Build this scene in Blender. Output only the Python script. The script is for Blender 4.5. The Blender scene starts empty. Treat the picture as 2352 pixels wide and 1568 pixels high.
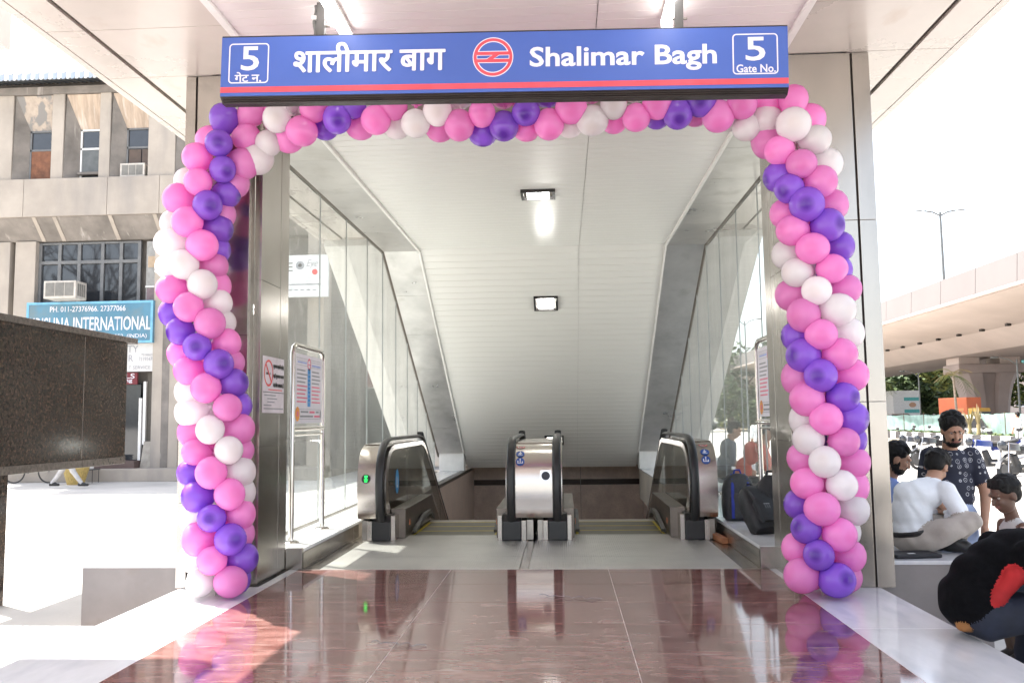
import bpy, bmesh, math, random
import numpy as np
from mathutils import Vector, Matrix, Euler
rnd = random.Random(7)
scene = bpy.context.scene
col = bpy.data.collections.new('metro_entrance'); scene.collection.children.link(col)
rad = math.radians

# ---------------------------------------------------------------- camera
F, CX, CY, H = 1980., 1176., 784., 1.2          # focal length and centre in 2352-px units, eye height
PSI, TH, ROLL = -0.058665, 0.090891, 0.0124
_c, _s = math.cos(ROLL), math.sin(ROLL)
_r = Vector((math.cos(PSI), -math.sin(PSI), 0))
FW = Vector((math.sin(PSI)*math.cos(TH), math.cos(PSI)*math.cos(TH), math.sin(TH)))
_u = _r.cross(FW)
RT, UP = _c*_r - _s*_u, _s*_r + _c*_u
cd = bpy.data.cameras.new('camera'); cam = bpy.data.objects.new('camera', cd); col.objects.link(cam)
cam.matrix_world = Matrix(((RT.x, UP.x, -FW.x, 0), (RT.y, UP.y, -FW.y, 0), (RT.z, UP.z, -FW.z, H), (0, 0, 0, 1)))
cd.sensor_width = 36; cd.lens = F/2352*36; cd.clip_start = 0.05; cd.clip_end = 3000
scene.camera = cam

# ---------------------------------------------------------------- sky, sun, exposure
SUN_EL, SUN_AZ = rad(58.3), rad(-57.2)            # azimuth from +Y towards +X
w = bpy.data.worlds.new('World'); scene.world = w; w.use_nodes = True
wn = w.node_tree.nodes; wl = w.node_tree.links
bg = wn['Background']; sky = wn.new('ShaderNodeTexSky'); sky.sky_type = 'NISHITA'
sky.sun_disc = False; sky.sun_elevation = SUN_EL; sky.sun_rotation = SUN_AZ
sky.air_density = 1.0; sky.dust_density = 2.2; sky.ozone_density = 1.0
hz = wn.new('ShaderNodeHueSaturation'); hz.inputs['Saturation'].default_value = .5
wl.new(sky.outputs[0], hz.inputs['Color']); wl.new(hz.outputs[0], bg.inputs[0]); bg.inputs[1].default_value = 0.125
sd = bpy.data.lights.new('sun', 'SUN'); sd.energy = 3.6; sd.angle = rad(0.55); sd.color = (1.0, 0.955, 0.88)
sun = bpy.data.objects.new('sun', sd); col.objects.link(sun)
_sv = Vector((math.sin(SUN_AZ)*math.cos(SUN_EL), math.cos(SUN_AZ)*math.cos(SUN_EL), math.sin(SUN_EL)))
sun.rotation_euler = (-_sv).to_track_quat('-Z', 'Y').to_euler(); sun.location = _sv*60
vs = scene.view_settings; vs.view_transform = 'Standard'; vs.look = 'None'; vs.gamma = 1; vs.use_curve_mapping = False
vs.exposure = 2.14
scene.cycles.max_bounces = 10; scene.cycles.diffuse_bounces = 5; scene.cycles.glossy_bounces = 5
scene.cycles.transmission_bounces = 8; scene.cycles.transparent_max_bounces = 16
scene.cycles.caustics_reflective = True; scene.cycles.blur_glossy = .6; scene.cycles.caustics_refractive = False
scene.cycles.sample_clamp_indirect = 3
try: scene.cycles.use_denoising = True
except Exception: pass

# ---------------------------------------------------------------- photo pixel -> place in the world
def ray(px, py): return FW + RT*((px-CX)/F) - UP*((py-CY)/F)
def fl(px, py, z=0.):
    d = ray(px, py); t = (z-H)/d.z; return Vector((d.x*t, d.y*t, z))
def at(px, py, y):
    d = ray(px, py); t = y/d.y; return Vector((d.x*t, y, H+d.z*t))

# ---------------------------------------------------------------- objects
def link(o, parent=None):
    col.objects.link(o)
    if parent is not None: o.parent = parent
    return o
def tag(o, label=None, cat=None, group=None, kind=None):
    if label: o['label'] = label
    if cat: o['category'] = cat
    if group: o['group'] = group
    if kind: o['kind'] = kind
    return o
def empty(name, loc=(0, 0, 0), rz=0., label=None, cat=None, group=None, parent=None):
    o = bpy.data.objects.new(name, None); o.location = loc; o.rotation_euler = (0, 0, rz); o.empty_display_size = .1
    link(o, parent); return tag(o, label, cat, group)
def copy_tree(o, parent=None):
    c = o.copy(); col.objects.link(c); c.parent = parent
    for ch in list(o.children): copy_tree(ch, c)
    return c

class MB:
    def __init__(s): s.v = []; s.f = []; s.m = []
    def add(s, vs, fs, mi=0):
        o = len(s.v); s.v += [tuple(v) for v in vs]
        for f in fs: s.f.append(tuple(i+o for i in f)); s.m.append(mi)
        return s
    def box(s, x0, x1, y0, y1, z0, z1, mi=0):
        v = [(x0,y0,z0),(x1,y0,z0),(x1,y1,z0),(x0,y1,z0),(x0,y0,z1),(x1,y0,z1),(x1,y1,z1),(x0,y1,z1)]
        return s.add(v, [(0,3,2,1),(4,5,6,7),(0,1,5,4),(1,2,6,5),(2,3,7,6),(3,0,4,7)], mi)
    def obox(s, c, ax, ay, az, mi=0):                      # centre and three half-axes
        c = Vector(c); ax = Vector(ax); ay = Vector(ay); az = Vector(az)
        v = [c+a*ax+b*ay+d*az for d in (-1, 1) for a, b in ((-1,-1),(1,-1),(1,1),(-1,1))]
        return s.add(v, [(0,3,2,1),(4,5,6,7),(0,1,5,4),(1,2,6,5),(2,3,7,6),(3,0,4,7)], mi)
    def prism(s, poly, axis, a, b, mi=0):                   # poly in the two other axes, in order
        n = len(poly)
        def P(p, q):
            if axis == 'x': return (q, p[0], p[1])
            if axis == 'y': return (p[0], q, p[1])
            return (p[0], p[1], q)
        v = [P(p, a) for p in poly]+[P(p, b) for p in poly]
        fs = [tuple(range(n-1, -1, -1)), tuple(range(n, 2*n))]+[(i, (i+1) % n, (i+1) % n+n, i+n) for i in range(n)]
        return s.add(v, fs, mi)
    def loft(s, rings, closed=True, caps=True, mi=0):
        n = len(rings[0]); v = [p for r in rings for p in r]; fs = []
        for k in range(len(rings)-1):
            for i in range(n if closed else n-1):
                j = (i+1) % n; fs.append((k*n+i, k*n+j, (k+1)*n+j, (k+1)*n+i))
        if caps and closed: fs += [tuple(range(n-1, -1, -1)), tuple(range((len(rings)-1)*n, len(rings)*n))]
        return s.add(v, fs, mi)
    def tube(s, pts, r, n=10, mi=0, closed=False, flat=1.0):
        pts = [Vector(p) for p in pts]; N = len(pts); rings = []
        rr = r if isinstance(r, (list, tuple)) else [r]*N
        ref = Vector((0, 0, 1)) if abs((pts[1]-pts[0]).normalized().z) < .9 else Vector((1, 0, 0))
        prev = None
        for i in range(N):
            t = (pts[min(i+1, N-1)]-pts[max(i-1, 0)]).normalized()
            a = (ref - t*ref.dot(t)) if prev is None else (prev - t*prev.dot(t))
            a.normalize(); prev = a; b = t.cross(a)
            rings.append([pts[i]+a*rr[i]*math.cos(2*math.pi*k/n)+b*rr[i]*flat*math.sin(2*math.pi*k/n) for k in range(n)])
        return s.loft(rings, True, True, mi)
    def cyl(s, p0, p1, r0, r1=None, n=12, mi=0):
        return s.tube([p0, p1], [r0, r0 if r1 is None else r1], n, mi)
    def ball(s, c, r, n=12, m=8, mi=0):
        c = Vector(c); r = (r, r, r) if not isinstance(r, (tuple, list)) else r
        rings = []
        for k in range(m+1):
            a = math.pi*k/m
            q = max(math.sin(a), 1e-3)
            rings.append([c+Vector((r[0]*q*math.cos(2*math.pi*i/n), r[1]*q*math.sin(2*math.pi*i/n), -r[2]*math.cos(a))) for i in range(n)])
        return s.loft(rings, True, True, mi)
    def mesh(s, name, mats, smooth=False, bevel=0., recalc=True):
        me = bpy.data.meshes.new(name); me.from_pydata(s.v, [], s.f)
        for m in (mats if isinstance(mats, (list, tuple)) else [mats]): me.materials.append(m)
        if any(s.m): me.polygons.foreach_set('material_index', s.m)
        if recalc or bevel:
            bm = bmesh.new(); bm.from_mesh(me)
            bmesh.ops.recalc_face_normals(bm, faces=bm.faces)
            if bevel:
                es = [e for e in bm.edges if len(e.link_faces) == 2 and e.calc_face_angle(0) > .5]
                bmesh.ops.bevel(bm, geom=es, offset=bevel, segments=2, affect='EDGES', profile=.6)
            bm.to_mesh(me); bm.free()
        if smooth:
            me.polygons.foreach_set('use_smooth', [True]*len(me.polygons))
            if smooth != 'all':
                me.set_sharp_from_angle(angle=rad(40 if smooth is True else smooth))
        me.update(); return me
    def build(s, name, mats, parent=None, smooth=False, bevel=0., loc=None, rz=0.):
        o = bpy.data.objects.new(name, s.mesh(name, mats, smooth, bevel)); link(o, parent)
        if loc is not None: o.location = loc
        o.rotation_euler.z = rz
        return o
def inst(name, me, parent=None, loc=(0, 0, 0), rot=(0, 0, 0), sc=(1, 1, 1)):
    o = bpy.data.objects.new(name, me); link(o, parent); o.location = loc; o.rotation_euler = rot; o.scale = sc; return o

# ---------------------------------------------------------------- materials
MATS = {}
def nd(nt, t, **k):
    n = nt.nodes.new(t)
    for a, b in k.items(): setattr(n, a, b)
    return n
def pm(name, c, rough=.5, metal=0., var=.12, scale=6., bump=0., bscale=None, stretch=(1, 1, 1), rvar=.0, spec=.5,
       coat=0., emit=None, c2=None, spots=None, trans=0., sss=0., det=6., rand=0., space='world', aniso=0., ior=0.):
    """procedural material: base colour broken up by stretched noise (and a second stain colour), roughness noise and fine bump"""
    if name in MATS: return MATS[name]
    m = bpy.data.materials.new(name); m.use_nodes = True; nt = m.node_tree; L = nt.links.new
    b = nt.nodes['Principled BSDF']
    if space == 'world': src = nd(nt, 'ShaderNodeNewGeometry').outputs['Position']
    else: src = nd(nt, 'ShaderNodeTexCoord').outputs['Object']
    if rand:
        oi = nd(nt, 'ShaderNodeObjectInfo'); ad = nd(nt, 'ShaderNodeVectorMath', operation='ADD')
        mu = nd(nt, 'ShaderNodeMath', operation='MULTIPLY'); mu.inputs[1].default_value = 37.
        L(oi.outputs['Random'], mu.inputs[0]); L(src, ad.inputs[0]); L(mu.outputs[0], ad.inputs[1]); src = ad.outputs[0]
    mp = nd(nt, 'ShaderNodeMapping'); mp.inputs['Scale'].default_value = stretch; L(src, mp.inputs[0])
    nz = nd(nt, 'ShaderNodeTexNoise'); nz.inputs['Scale'].default_value = scale; nz.inputs['Detail'].default_value = det
    nz.inputs['Roughness'].default_value = .6; L(mp.outputs[0], nz.inputs['Vector'])
    cr = nd(nt, 'ShaderNodeValToRGB'); e = cr.color_ramp.elements
    d = c2 if c2 else tuple(max(0, x*(1-2*var)) for x in c)
    e[0].position = .3; e[0].color = (*d, 1); e[1].position = .68; e[1].color = (*(tuple(min(1, x*(1+.5*var)) for x in c)), 1)
    L(nz.outputs['Fac'], cr.inputs[0]); cout = cr.outputs[0]
    if spots:                                              # (colour, scale, low, high, stretch)
        n2 = nd(nt, 'ShaderNodeTexNoise'); n2.inputs['Scale'].default_value = spots[1]; n2.inputs['Detail'].default_value = 8
        mp2 = nd(nt, 'ShaderNodeMapping'); mp2.inputs['Scale'].default_value = spots[4] if len(spots) > 4 else (1, 1, 1)
        mp2.inputs['Location'].default_value = (5.3, 2.1, 9.7)
        L(src, mp2.inputs[0]); L(mp2.outputs[0], n2.inputs['Vector'])
        r2 = nd(nt, 'ShaderNodeValToRGB'); r2.color_ramp.elements[0].position = spots[2]; r2.color_ramp.elements[1].position = spots[3]
        mx = nd(nt, 'ShaderNodeMix', data_type='RGBA'); L(n2.outputs['Fac'], r2.inputs[0]); L(r2.outputs[0], mx.inputs['Factor'])
        L(cout, mx.inputs['A']); mx.inputs['B'].default_value = (*spots[0], 1); cout = mx.outputs['Result']
    if rand > 0:
        hv = nd(nt, 'ShaderNodeHueSaturation'); ma = nd(nt, 'ShaderNodeMapRange'); ma.inputs['To Min'].default_value = 1-rand; ma.inputs['To Max'].default_value = 1+rand*.6
        L(oi.outputs['Random'], ma.inputs['Value']); L(ma.outputs[0], hv.inputs['Value']); L(cout, hv.inputs['Color']); cout = hv.outputs[0]
    L(cout, b.inputs['Base Color'])
    b.inputs['Metallic'].default_value = metal; b.inputs['Specular IOR Level'].default_value = spec
    if rvar:
        mr = nd(nt, 'ShaderNodeMapRange'); mr.inputs['To Min'].default_value = max(.01, rough-rvar); mr.inputs['To Max'].default_value = min(1, rough+rvar)
        L(nz.outputs['Fac'], mr.inputs['Value']); L(mr.outputs[0], b.inputs['Roughness'])
    else: b.inputs['Roughness'].default_value = rough
    b.inputs['Coat Weight'].default_value = coat; b.inputs['Coat Roughness'].default_value = .05
    if ior: b.inputs['IOR'].default_value = ior
    if aniso: b.inputs['Anisotropic'].default_value = aniso
    if trans: b.inputs['Transmission Weight'].default_value = trans
    if sss: b.inputs['Subsurface Weight'].default_value = sss; b.inputs['Subsurface Radius'].default_value = (.05, .03, .03)
    if emit: b.inputs['Emission Color'].default_value = (*c, 1); b.inputs['Emission Strength'].default_value = emit
    if bump:
        n3 = nd(nt, 'ShaderNodeTexNoise'); n3.inputs['Scale'].default_value = bscale or scale*6; n3.inputs['Detail'].default_value = 5
        L(mp.outputs[0], n3.inputs['Vector']); bp = nd(nt, 'ShaderNodeBump'); bp.inputs['Strength'].default_value = bump; bp.inputs['Distance'].default_value = .02
        L(n3.outputs['Fac'], bp.inputs['Height']); L(bp.outputs[0], b.inputs['Normal'])
    MATS[name] = m; return m
def plain(name, c, rough=.5, metal=0., emit=None, **k): return pm(name, c, rough, metal, var=k.pop('var', .05), emit=emit, **k)

def glass_mat(name, tint=(.93, .955, .945), haze=.06, ior=1.5, gain=1.):
    m = bpy.data.materials.new(name); m.use_nodes = True; nt = m.node_tree; L = nt.links.new
    nt.nodes.remove(nt.nodes['Principled BSDF']); out = nt.nodes['Material Output']
    tr = nd(nt, 'ShaderNodeBsdfTransparent'); tr.inputs[0].default_value = (*tint, 1)
    gl = nd(nt, 'ShaderNodeBsdfGlossy'); gl.inputs['Roughness'].default_value = .015; gl.inputs[0].default_value = (1, 1, 1, 1)
    df = nd(nt, 'ShaderNodeBsdfDiffuse'); df.inputs[0].default_value = (.72, .72, .68, 1)
    lw = nd(nt, 'ShaderNodeLayerWeight'); lw.inputs[0].default_value = .5
    pw = nd(nt, 'ShaderNodeMath', operation='POWER'); pw.inputs[1].default_value = 5.; L(lw.outputs['Facing'], pw.inputs[0])
    mg = nd(nt, 'ShaderNodeMath', operation='MULTIPLY_ADD', use_clamp=True); mg.inputs[1].default_value = .5; mg.inputs[2].default_value = .04*gain; L(pw.outputs[0], mg.inputs[0])
    nz = nd(nt, 'ShaderNodeTexNoise'); nz.inputs['Scale'].default_value = 2.2; nz.inputs['Detail'].default_value = 7
    mp = nd(nt, 'ShaderNodeMapping'); mp.inputs['Scale'].default_value = (1.5, 1.5, .5); g = nd(nt, 'ShaderNodeNewGeometry')
    L(g.outputs['Position'], mp.inputs[0]); L(mp.outputs[0], nz.inputs['Vector'])
    mr = nd(nt, 'ShaderNodeMapRange'); mr.inputs['From Min'].default_value = .3; mr.inputs['From Max'].default_value = .75
    mr.inputs['To Min'].default_value = haze*.4; mr.inputs['To Max'].default_value = haze*1.8; L(nz.outputs['Fac'], mr.inputs['Value'])
    m1 = nd(nt, 'ShaderNodeMixShader'); L(mr.outputs[0], m1.inputs[0]); L(tr.outputs[0], m1.inputs[1]); L(df.outputs[0], m1.inputs[2])
    m2 = nd(nt, 'ShaderNodeMixShader'); L(mg.outputs[0], m2.inputs[0]); L(m1.outputs[0], m2.inputs[1]); L(gl.outputs[0], m2.inputs[2])
    L(m2.outputs[0], out.inputs[0]); MATS[name] = m; return m

STEEL = pm('brushed_steel', (.47, .435, .40), .25, 1., var=.10, scale=2.0, stretch=(1, 1, .18), rvar=.07, bump=.02, bscale=260, spots=((.31, .28, .25), 1.6, .52, .85, (1, 1, .5)))
STEELP = pm('polished_steel', (.70, .66, .62), .14, 1., var=.08, scale=4., rvar=.04)
STEELD = pm('dull_steel', (.42, .385, .35), .38, 1., var=.18, scale=5., rvar=.08, bump=.03, bscale=90)
ALU = pm('painted_soffit_panel', (.55, .50, .455), .28, .12, var=.08, scale=1.2, rvar=.08, bump=.012, bscale=2.2, spots=((.40, .30, .23), 3.2, .62, .84, (1, .5, 1)), coat=.12)
BEAM = pm('beam_cladding_panel', (.52, .50, .475), .30, .75, var=.12, scale=1.7, rvar=.08, bump=.02, bscale=2.5, spots=((.33, .31, .28), 2.8, .55, .85))
SLAT = pm('ceiling_slat_enamel', (.78, .765, .73), .26, .0, var=.0, scale=.6)
SLATF = pm('canopy_slat_enamel', (.76, .70, .68), .42, .0, var=.0)
WHITEP = pm('white_enamel', (.80, .78, .75), .35, var=.05)
DARK = pm('dark_joint', (.035, .028, .024), .8)
GASK = pm('brown_gasket', (.10, .078, .062), .7)
BLACKP = pm('black_powder_coat', (.022, .020, .020), .34, var=.1)
RUBBER = pm('black_rubber', (.018, .018, .019), .38, var=.1)
GRAN = pm('red_granite', (.255, .130, .116), .065, var=.28, scale=3.6, stretch=(1.0, 2.6, 1), c2=(.125, .042, .036), spots=((.38, .28, .26), 6.5, .56, .84, (.7, 3.2, 1)), rand=.12, rvar=.025, spec=.75, ior=1.75)
MARB = pm('white_marble', (.74, .745, .76), .13, var=.10, scale=1.8, stretch=(1.6, .6, 1), spots=((.55, .56, .60), 3.0, .52, .78, (2.2, .6, 1)), rand=.05, rvar=.04)
MARBG = pm('grey_marble_upstand', (.25, .23, .225), .35, var=.08, scale=3., spots=((.19, .16, .14), 3.5, .6, .85), rand=.04)
GROUT = pm('pale_grout', (.66, .60, .58), .7)
GROUND = pm('dusty_concrete', (.52, .495, .46), .9, var=.10, scale=.5, bump=.15, bscale=30, spots=((.40, .38, .355), .9, .5, .8))
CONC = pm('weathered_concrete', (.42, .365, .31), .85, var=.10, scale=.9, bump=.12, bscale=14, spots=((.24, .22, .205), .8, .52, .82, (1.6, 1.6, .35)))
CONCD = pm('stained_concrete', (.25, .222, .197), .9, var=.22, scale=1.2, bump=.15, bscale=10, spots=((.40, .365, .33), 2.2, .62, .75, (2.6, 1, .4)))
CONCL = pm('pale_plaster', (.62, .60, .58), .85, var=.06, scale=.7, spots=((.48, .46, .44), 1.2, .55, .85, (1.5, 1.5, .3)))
BGLASS = pm('dark_window_glass', (.03, .033, .038), .04, var=.1, spec=.9)
BLACKG = pm('black_granite', (.026, .018, .014), .13, spec=.22, var=.5, scale=26., c2=(.008, .006, .005), spots=((.085, .050, .034), 38., .54, .70), rvar=.03, det=3.)
GLASS = glass_mat('clear_glass', haze=.085)
GLASSE = glass_mat('balustrade_glass', tint=(.80, .80, .77), haze=.03, gain=1.6)
# ================================================================ THE SETTING
def struct(name, mb, mats, **k):
    o = mb.build(name, mats, **k); o['kind'] = 'structure'; return o
g = struct('ground', MB().add([(-900,-300,-.45),(900,-300,-.45),(900,10.6,-.45),(-900,10.6,-.45),(-900,19.72,-.45),(-2.1,10.6,-.45),(-2.1,19.72,-.45),(1.8,10.6,-.45),(1.8,19.72,-.45),(900,19.72,-.45),(900,1500,-.45),(-900,1500,-.45)], [(0,1,2,7,5,3),(3,5,6,4),(7,2,9,8),(4,6,8,9,10,11)]), GROUND)

# --- platform of the entrance: bedding, red granite slabs, white marble border slabs
PX0, GX0, GX1, PX1 = -2.84, -2.2, 1.61, 2.2
platform = struct('platform', MB().box(PX0+.012, PX1-.012, -2., 6.37, -.455, -.0014).box(-2.2, 1.56, 6.37, 7.11, -.455, -.0014), GROUT)
ys = [7.095, 6.965, 6.474, 5.836, 5.226, 4.628, 4.02, 3.41, 2.80, 2.19, 1.58, .97, .36, -.25, -.86, -1.47, -2.]
xs = [GX0, -.935, .335, GX1]
gm = {}
for i in range(len(ys)-1):
    for j in range(3):
        x0, x1, y0, y1 = xs[j], xs[j+1], ys[i+1], ys[i]
        if i < 2: x0, x1 = max(x0, -2.27 if i == 0 else -2.2), min(x1, 1.61)
        key = (round(x1-x0, 3), round(y1-y0, 3)); a, b = key[0]/2-.0026, key[1]/2-.0026
        if key not in gm: gm[key] = MB().box(-a, a, -b, b, -.02, 0).mesh('granite_slab', GRAN)
        inst('granite_slab', gm[key], platform, ((x0+x1)/2, (y0+y1)/2, rnd.uniform(-.0004, .0004)))
for (x0, x1) in ((PX0, GX0), (GX1, PX1)):
    yy = 6.37
    mm = MB().box(-(x1-x0)/2+.0016, (x1-x0)/2-.0016, -.62, .62, -.024, 0).mesh('marble_slab', MARB, bevel=.003)
    while yy > -1.4:
        inst('marble_slab', mm, platform, ((x0+x1)/2, yy-.6215, rnd.uniform(-.0003, .0003))); yy -= 1.243
for x0, x1 in ((-2.27, -2.2), (1.56, 1.61)):                      # sills beside the jambs
    MB().box(x0 if x0 < 0 else 1.611, x1 if x0 < 0 else 1.66, 6.375, 7.095, -.02, .001).build('sill_slab', MARB, platform)
# --- low landing along the left side and the step of the right side
landing = struct('landing', MB().box(-4.6, PX0-.002, -2., 5.9, -.455, -.19), GROUT)
sm = MB().box(-.43, .43, -.6, .6, -.03, 0).mesh('paving_slab', MARB, bevel=.003)
for i in range(6):
    for j in range(2): inst('paving_slab', sm, landing, (-4.16+j*.875, 5.25-i*1.205, -.16))
# --- wide ledges outside both jambs (seat-high kerbs) that carry the glass walls
def ledge(name, x0, x1, y0, y1, zt, inner):
    xa, xb = (x0, -2.37) if x0 < 0 else (1.71, x1)              # narrower in front, beside the columns
    o = struct(name, MB().box(x0+.01, x1-.01, 7.12, y1, -.455, zt-.03).box(xa+.01, xb-.01, y0+.012, 7.12, -.455, zt-.03), CONC)
    n = 8; L = (y1-7.11)/n
    tm = MB().box(-(x1-x0)/2, (x1-x0)/2, -L/2+.001, L/2-.001, -.028, 0).mesh('ledge_slab', MARB, bevel=.004)
    for i in range(n): inst('ledge_slab', tm, o, ((x0+x1)/2, 7.11+L*(i+.5), zt))
    MB().box(xa, xb, y0, 7.108, zt-.028, zt).build('ledge_slab', MARB, o, bevel=.004)
    MB().box(xa+.004, xb-.004, y0+.003, y0+.012, -.455, zt-.029).build('ledge_front', MARBG, o)
    MB().box(*((inner-.012, inner) if inner > (x0+x1)/2 else (inner, inner+.012)), 7.1, 9.06, .002, zt-.03).build('kerb_cladding', STEEL, o)
    return o
ledge('ledge_left', -3.62, -2.17, 6.375, 18.4, .165, -2.165)
ledge('ledge_right', 1.55, 2.98, 6.375, 18.4, .175, 1.545)
# steel end blocks of the kerbs that close them towards the platform
for x0, x1, nm in ((-2.30, -2.165, 'kerb_end_left'), (1.545, 1.76, 'kerb_end_right')):
    tag(MB().box(x0, x1, 7.09, 7.13, .002, .172).build(nm.rsplit('_', 1)[0], STEEL, bevel=.002),
        'brushed steel end plate closing the %s kerb of the escalator landing' % ('info-stand side' if x0 < 0 else 'backpack side'), 'kerb end')
# --- escalator landing: ribbed plates and steel side strips
def rib_mat():
    m = pm('ribbed_aluminium', (.56, .545, .52), .36, .75, var=.08, scale=3., rvar=.06)
    nt = m.node_tree; L = nt.links.new; b = nt.nodes['Principled BSDF']
    g_ = nd(nt, 'ShaderNodeNewGeometry'); wv = nd(nt, 'ShaderNodeTexWave', wave_type='BANDS', bands_direction='X'); wv.inputs['Scale'].default_value = 16.
    L(g_.outputs['Position'], wv.inputs['Vector']); bp = nd(nt, 'ShaderNodeBump'); bp.inputs['Strength'].default_value = .55; bp.inputs['Distance'].default_value = .004
    L(wv.outputs['Fac'], bp.inputs['Height']); L(bp.outputs[0], b.inputs['Normal']); return m
RIB = rib_mat()
lf = struct('landing_floor', MB().box(-2.165, 1.545, 7.112, 10.7, -.455, -.014), STEELD)
for x0, x1 in ((-2.02, -.385), (-.305, 1.40)):
    for y0, y1 in ((7.112, 7.748), (7.754, 9.14)):
        MB().box(x0, x1, y0, y1, -.012, .002).build('access_plate', RIB, lf)
for x0, x1 in ((-2.163, -2.024), (-.38, -.31), (1.404, 1.543)): MB().box(x0, x1, 7.113, 8.72, -.012, -.001).build('edge_strip', STEEL, lf)

# --- canopy over everything (roof shell, cladding panels, slatted ceilings)
ZS, ZC = 3.885, 3.70
K30 = math.tan(rad(30))
canopy = empty('entrance_canopy', (-.3, 6.3, 3.9), label='white panelled canopy roof over the metro entrance with slatted ceiling', cat='canopy')
def cb(name, mb, m, **k):
    o = mb.build(name, m, None, **k); o.parent = canopy; o.matrix_parent_inverse = Matrix.Translation((.3, -6.3, -3.9)); return o
def ci(name, me, loc, rot=(0, 0, 0)):
    o = inst(name, me, canopy, loc, rot); o.matrix_parent_inverse = Matrix.Translation((.3, -6.3, -3.9)); return o
roof = [(-1.6, ZS+.035), (-1.6, 4.45), (12.9, 4.45), (18.56, 4.45-5.66*K30), (18.56, 3.79-6.16*K30), (12.4, 3.79), (12.4, ZS+.035)]
cb('roof_shell', MB().prism(roof, 'x', -3.50, 2.90), CONCL)
cb('well_lid', MB().box(-2.9, 2.4, 18.50, 20.0, .24, .40), CONCL)
for fx in (-3.56, 2.90): cb('fascia', MB().box(fx, fx+.06, -1.6, 12.6, ZS-.004, 4.45), ALU)
# unseen slab on a short link, added to shade the front left of the floor
cb('unseen_shade_slab', MB().box(-7.2, -3.92, 1.6, 5.75, ZS, 4.2).box(-3.93, -3.50, 1.6, 2.0, ZS+.05, 4.2), CONCL)
# soffit cladding: an outer and an inner strip each side, joints open between them
ybr = [-1.6, .7, 3.1, 5.5, 6.31, 8.7, 11.1, 12.6]
for xa, xb in ((-3.498, -3.232), (-3.192, -2.262), (1.682, 2.592), (2.632, 2.898)):
    for a, b in zip(ybr[:-1], ybr[1:]):
        xo, xi = xa, xb
        if a >= 6.3 and xa < -2.2 and xb > -2.5: xi = -2.67
        if a >= 6.3 and xa > 1 and xa < 2: xo = 2.14
        cb('soffit_panel', MB().box(xo, xi, a+.003, b-.003, ZS, ZS+.03), ALU, bevel=.002)
for x in (-3.212, 2.612): cb('soffit_groove', MB().box(x-.024, x+.024, -1.6, 12.6, ZS+.022, ZS+.034), GASK)
# front slatted ceiling between white trims
sl = MB().prism([(-.0546, .010), (-.0525, 0), (.0525, 0), (.0546, .010)], 'x', -.5, .5).mesh('ceiling_slat', SLATF)
y = -1.5
while y < 6.9:
    for x0, x1 in ((-2.21, .268), (.274, 1.63)):
        o = ci('ceiling_slat', sl, ((x0+x1)/2, y, ZS+.012)); o.scale = (x1-x0, 1, 1)
    y += .111
for x in (-2.236, 1.656): cb('ceiling_trim', MB().box(x-.024, x+.024, -1.6, 6.9, ZS-.012, ZS+.028), WHITEP)
# lintel behind the balloons, down to the inner ceiling
cb('lintel', MB().box(-2.26, 1.68, 6.905, 6.96, ZC-.06, ZS+.03), STEEL)
# inner slatted ceiling: level, then sloping down with the escalators
sl2 = MB().prism([(-.0738, .012), (-.0715, 0), (.0715, 0), (.0738, .012)], 'x', -.5, .5).mesh('ceiling_slat', SLAT)
y = 7.04
lights = [(9.21, 9.55), ]
while y < 12.36:
    for x0, x1 in ((-2.06, .262), (.267, 1.50)):
        o = ci('ceiling_slat', sl2, ((x0+x1)/2, y, ZC)); o.scale = (x1-x0, 1, 1)
    y += .1495
t = .05; cs, sn = math.cos(rad(30)), math.sin(rad(30))
while t < 7.05:
    for x0, x1 in ((-2.06, .262), (.267, 1.50)):
        o = ci('ceiling_slat', sl2, ((x0+x1)/2, 12.40+t*cs, ZC-t*sn), (-rad(30), 0, 0)); o.scale = (x1-x0, 1, 1)
    t += .1495
for x in (-2.075, 1.515):
    cb('ceiling_trim', MB().box(x-.014, x+.014, 6.97, 12.40, ZC-.035, ZC+.02), WHITEP)
    o = cb('ceiling_trim', MB().box(-.014, .014, 0, 6.3, -.035, .02), WHITEP)
    o.matrix_parent_inverse = Matrix.Identity(4); o.location = Vector((x, 12.40, ZC))-Vector((-.3, 6.3, 3.9)); o.rotation_euler = (-rad(30), 0, 0)
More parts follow.
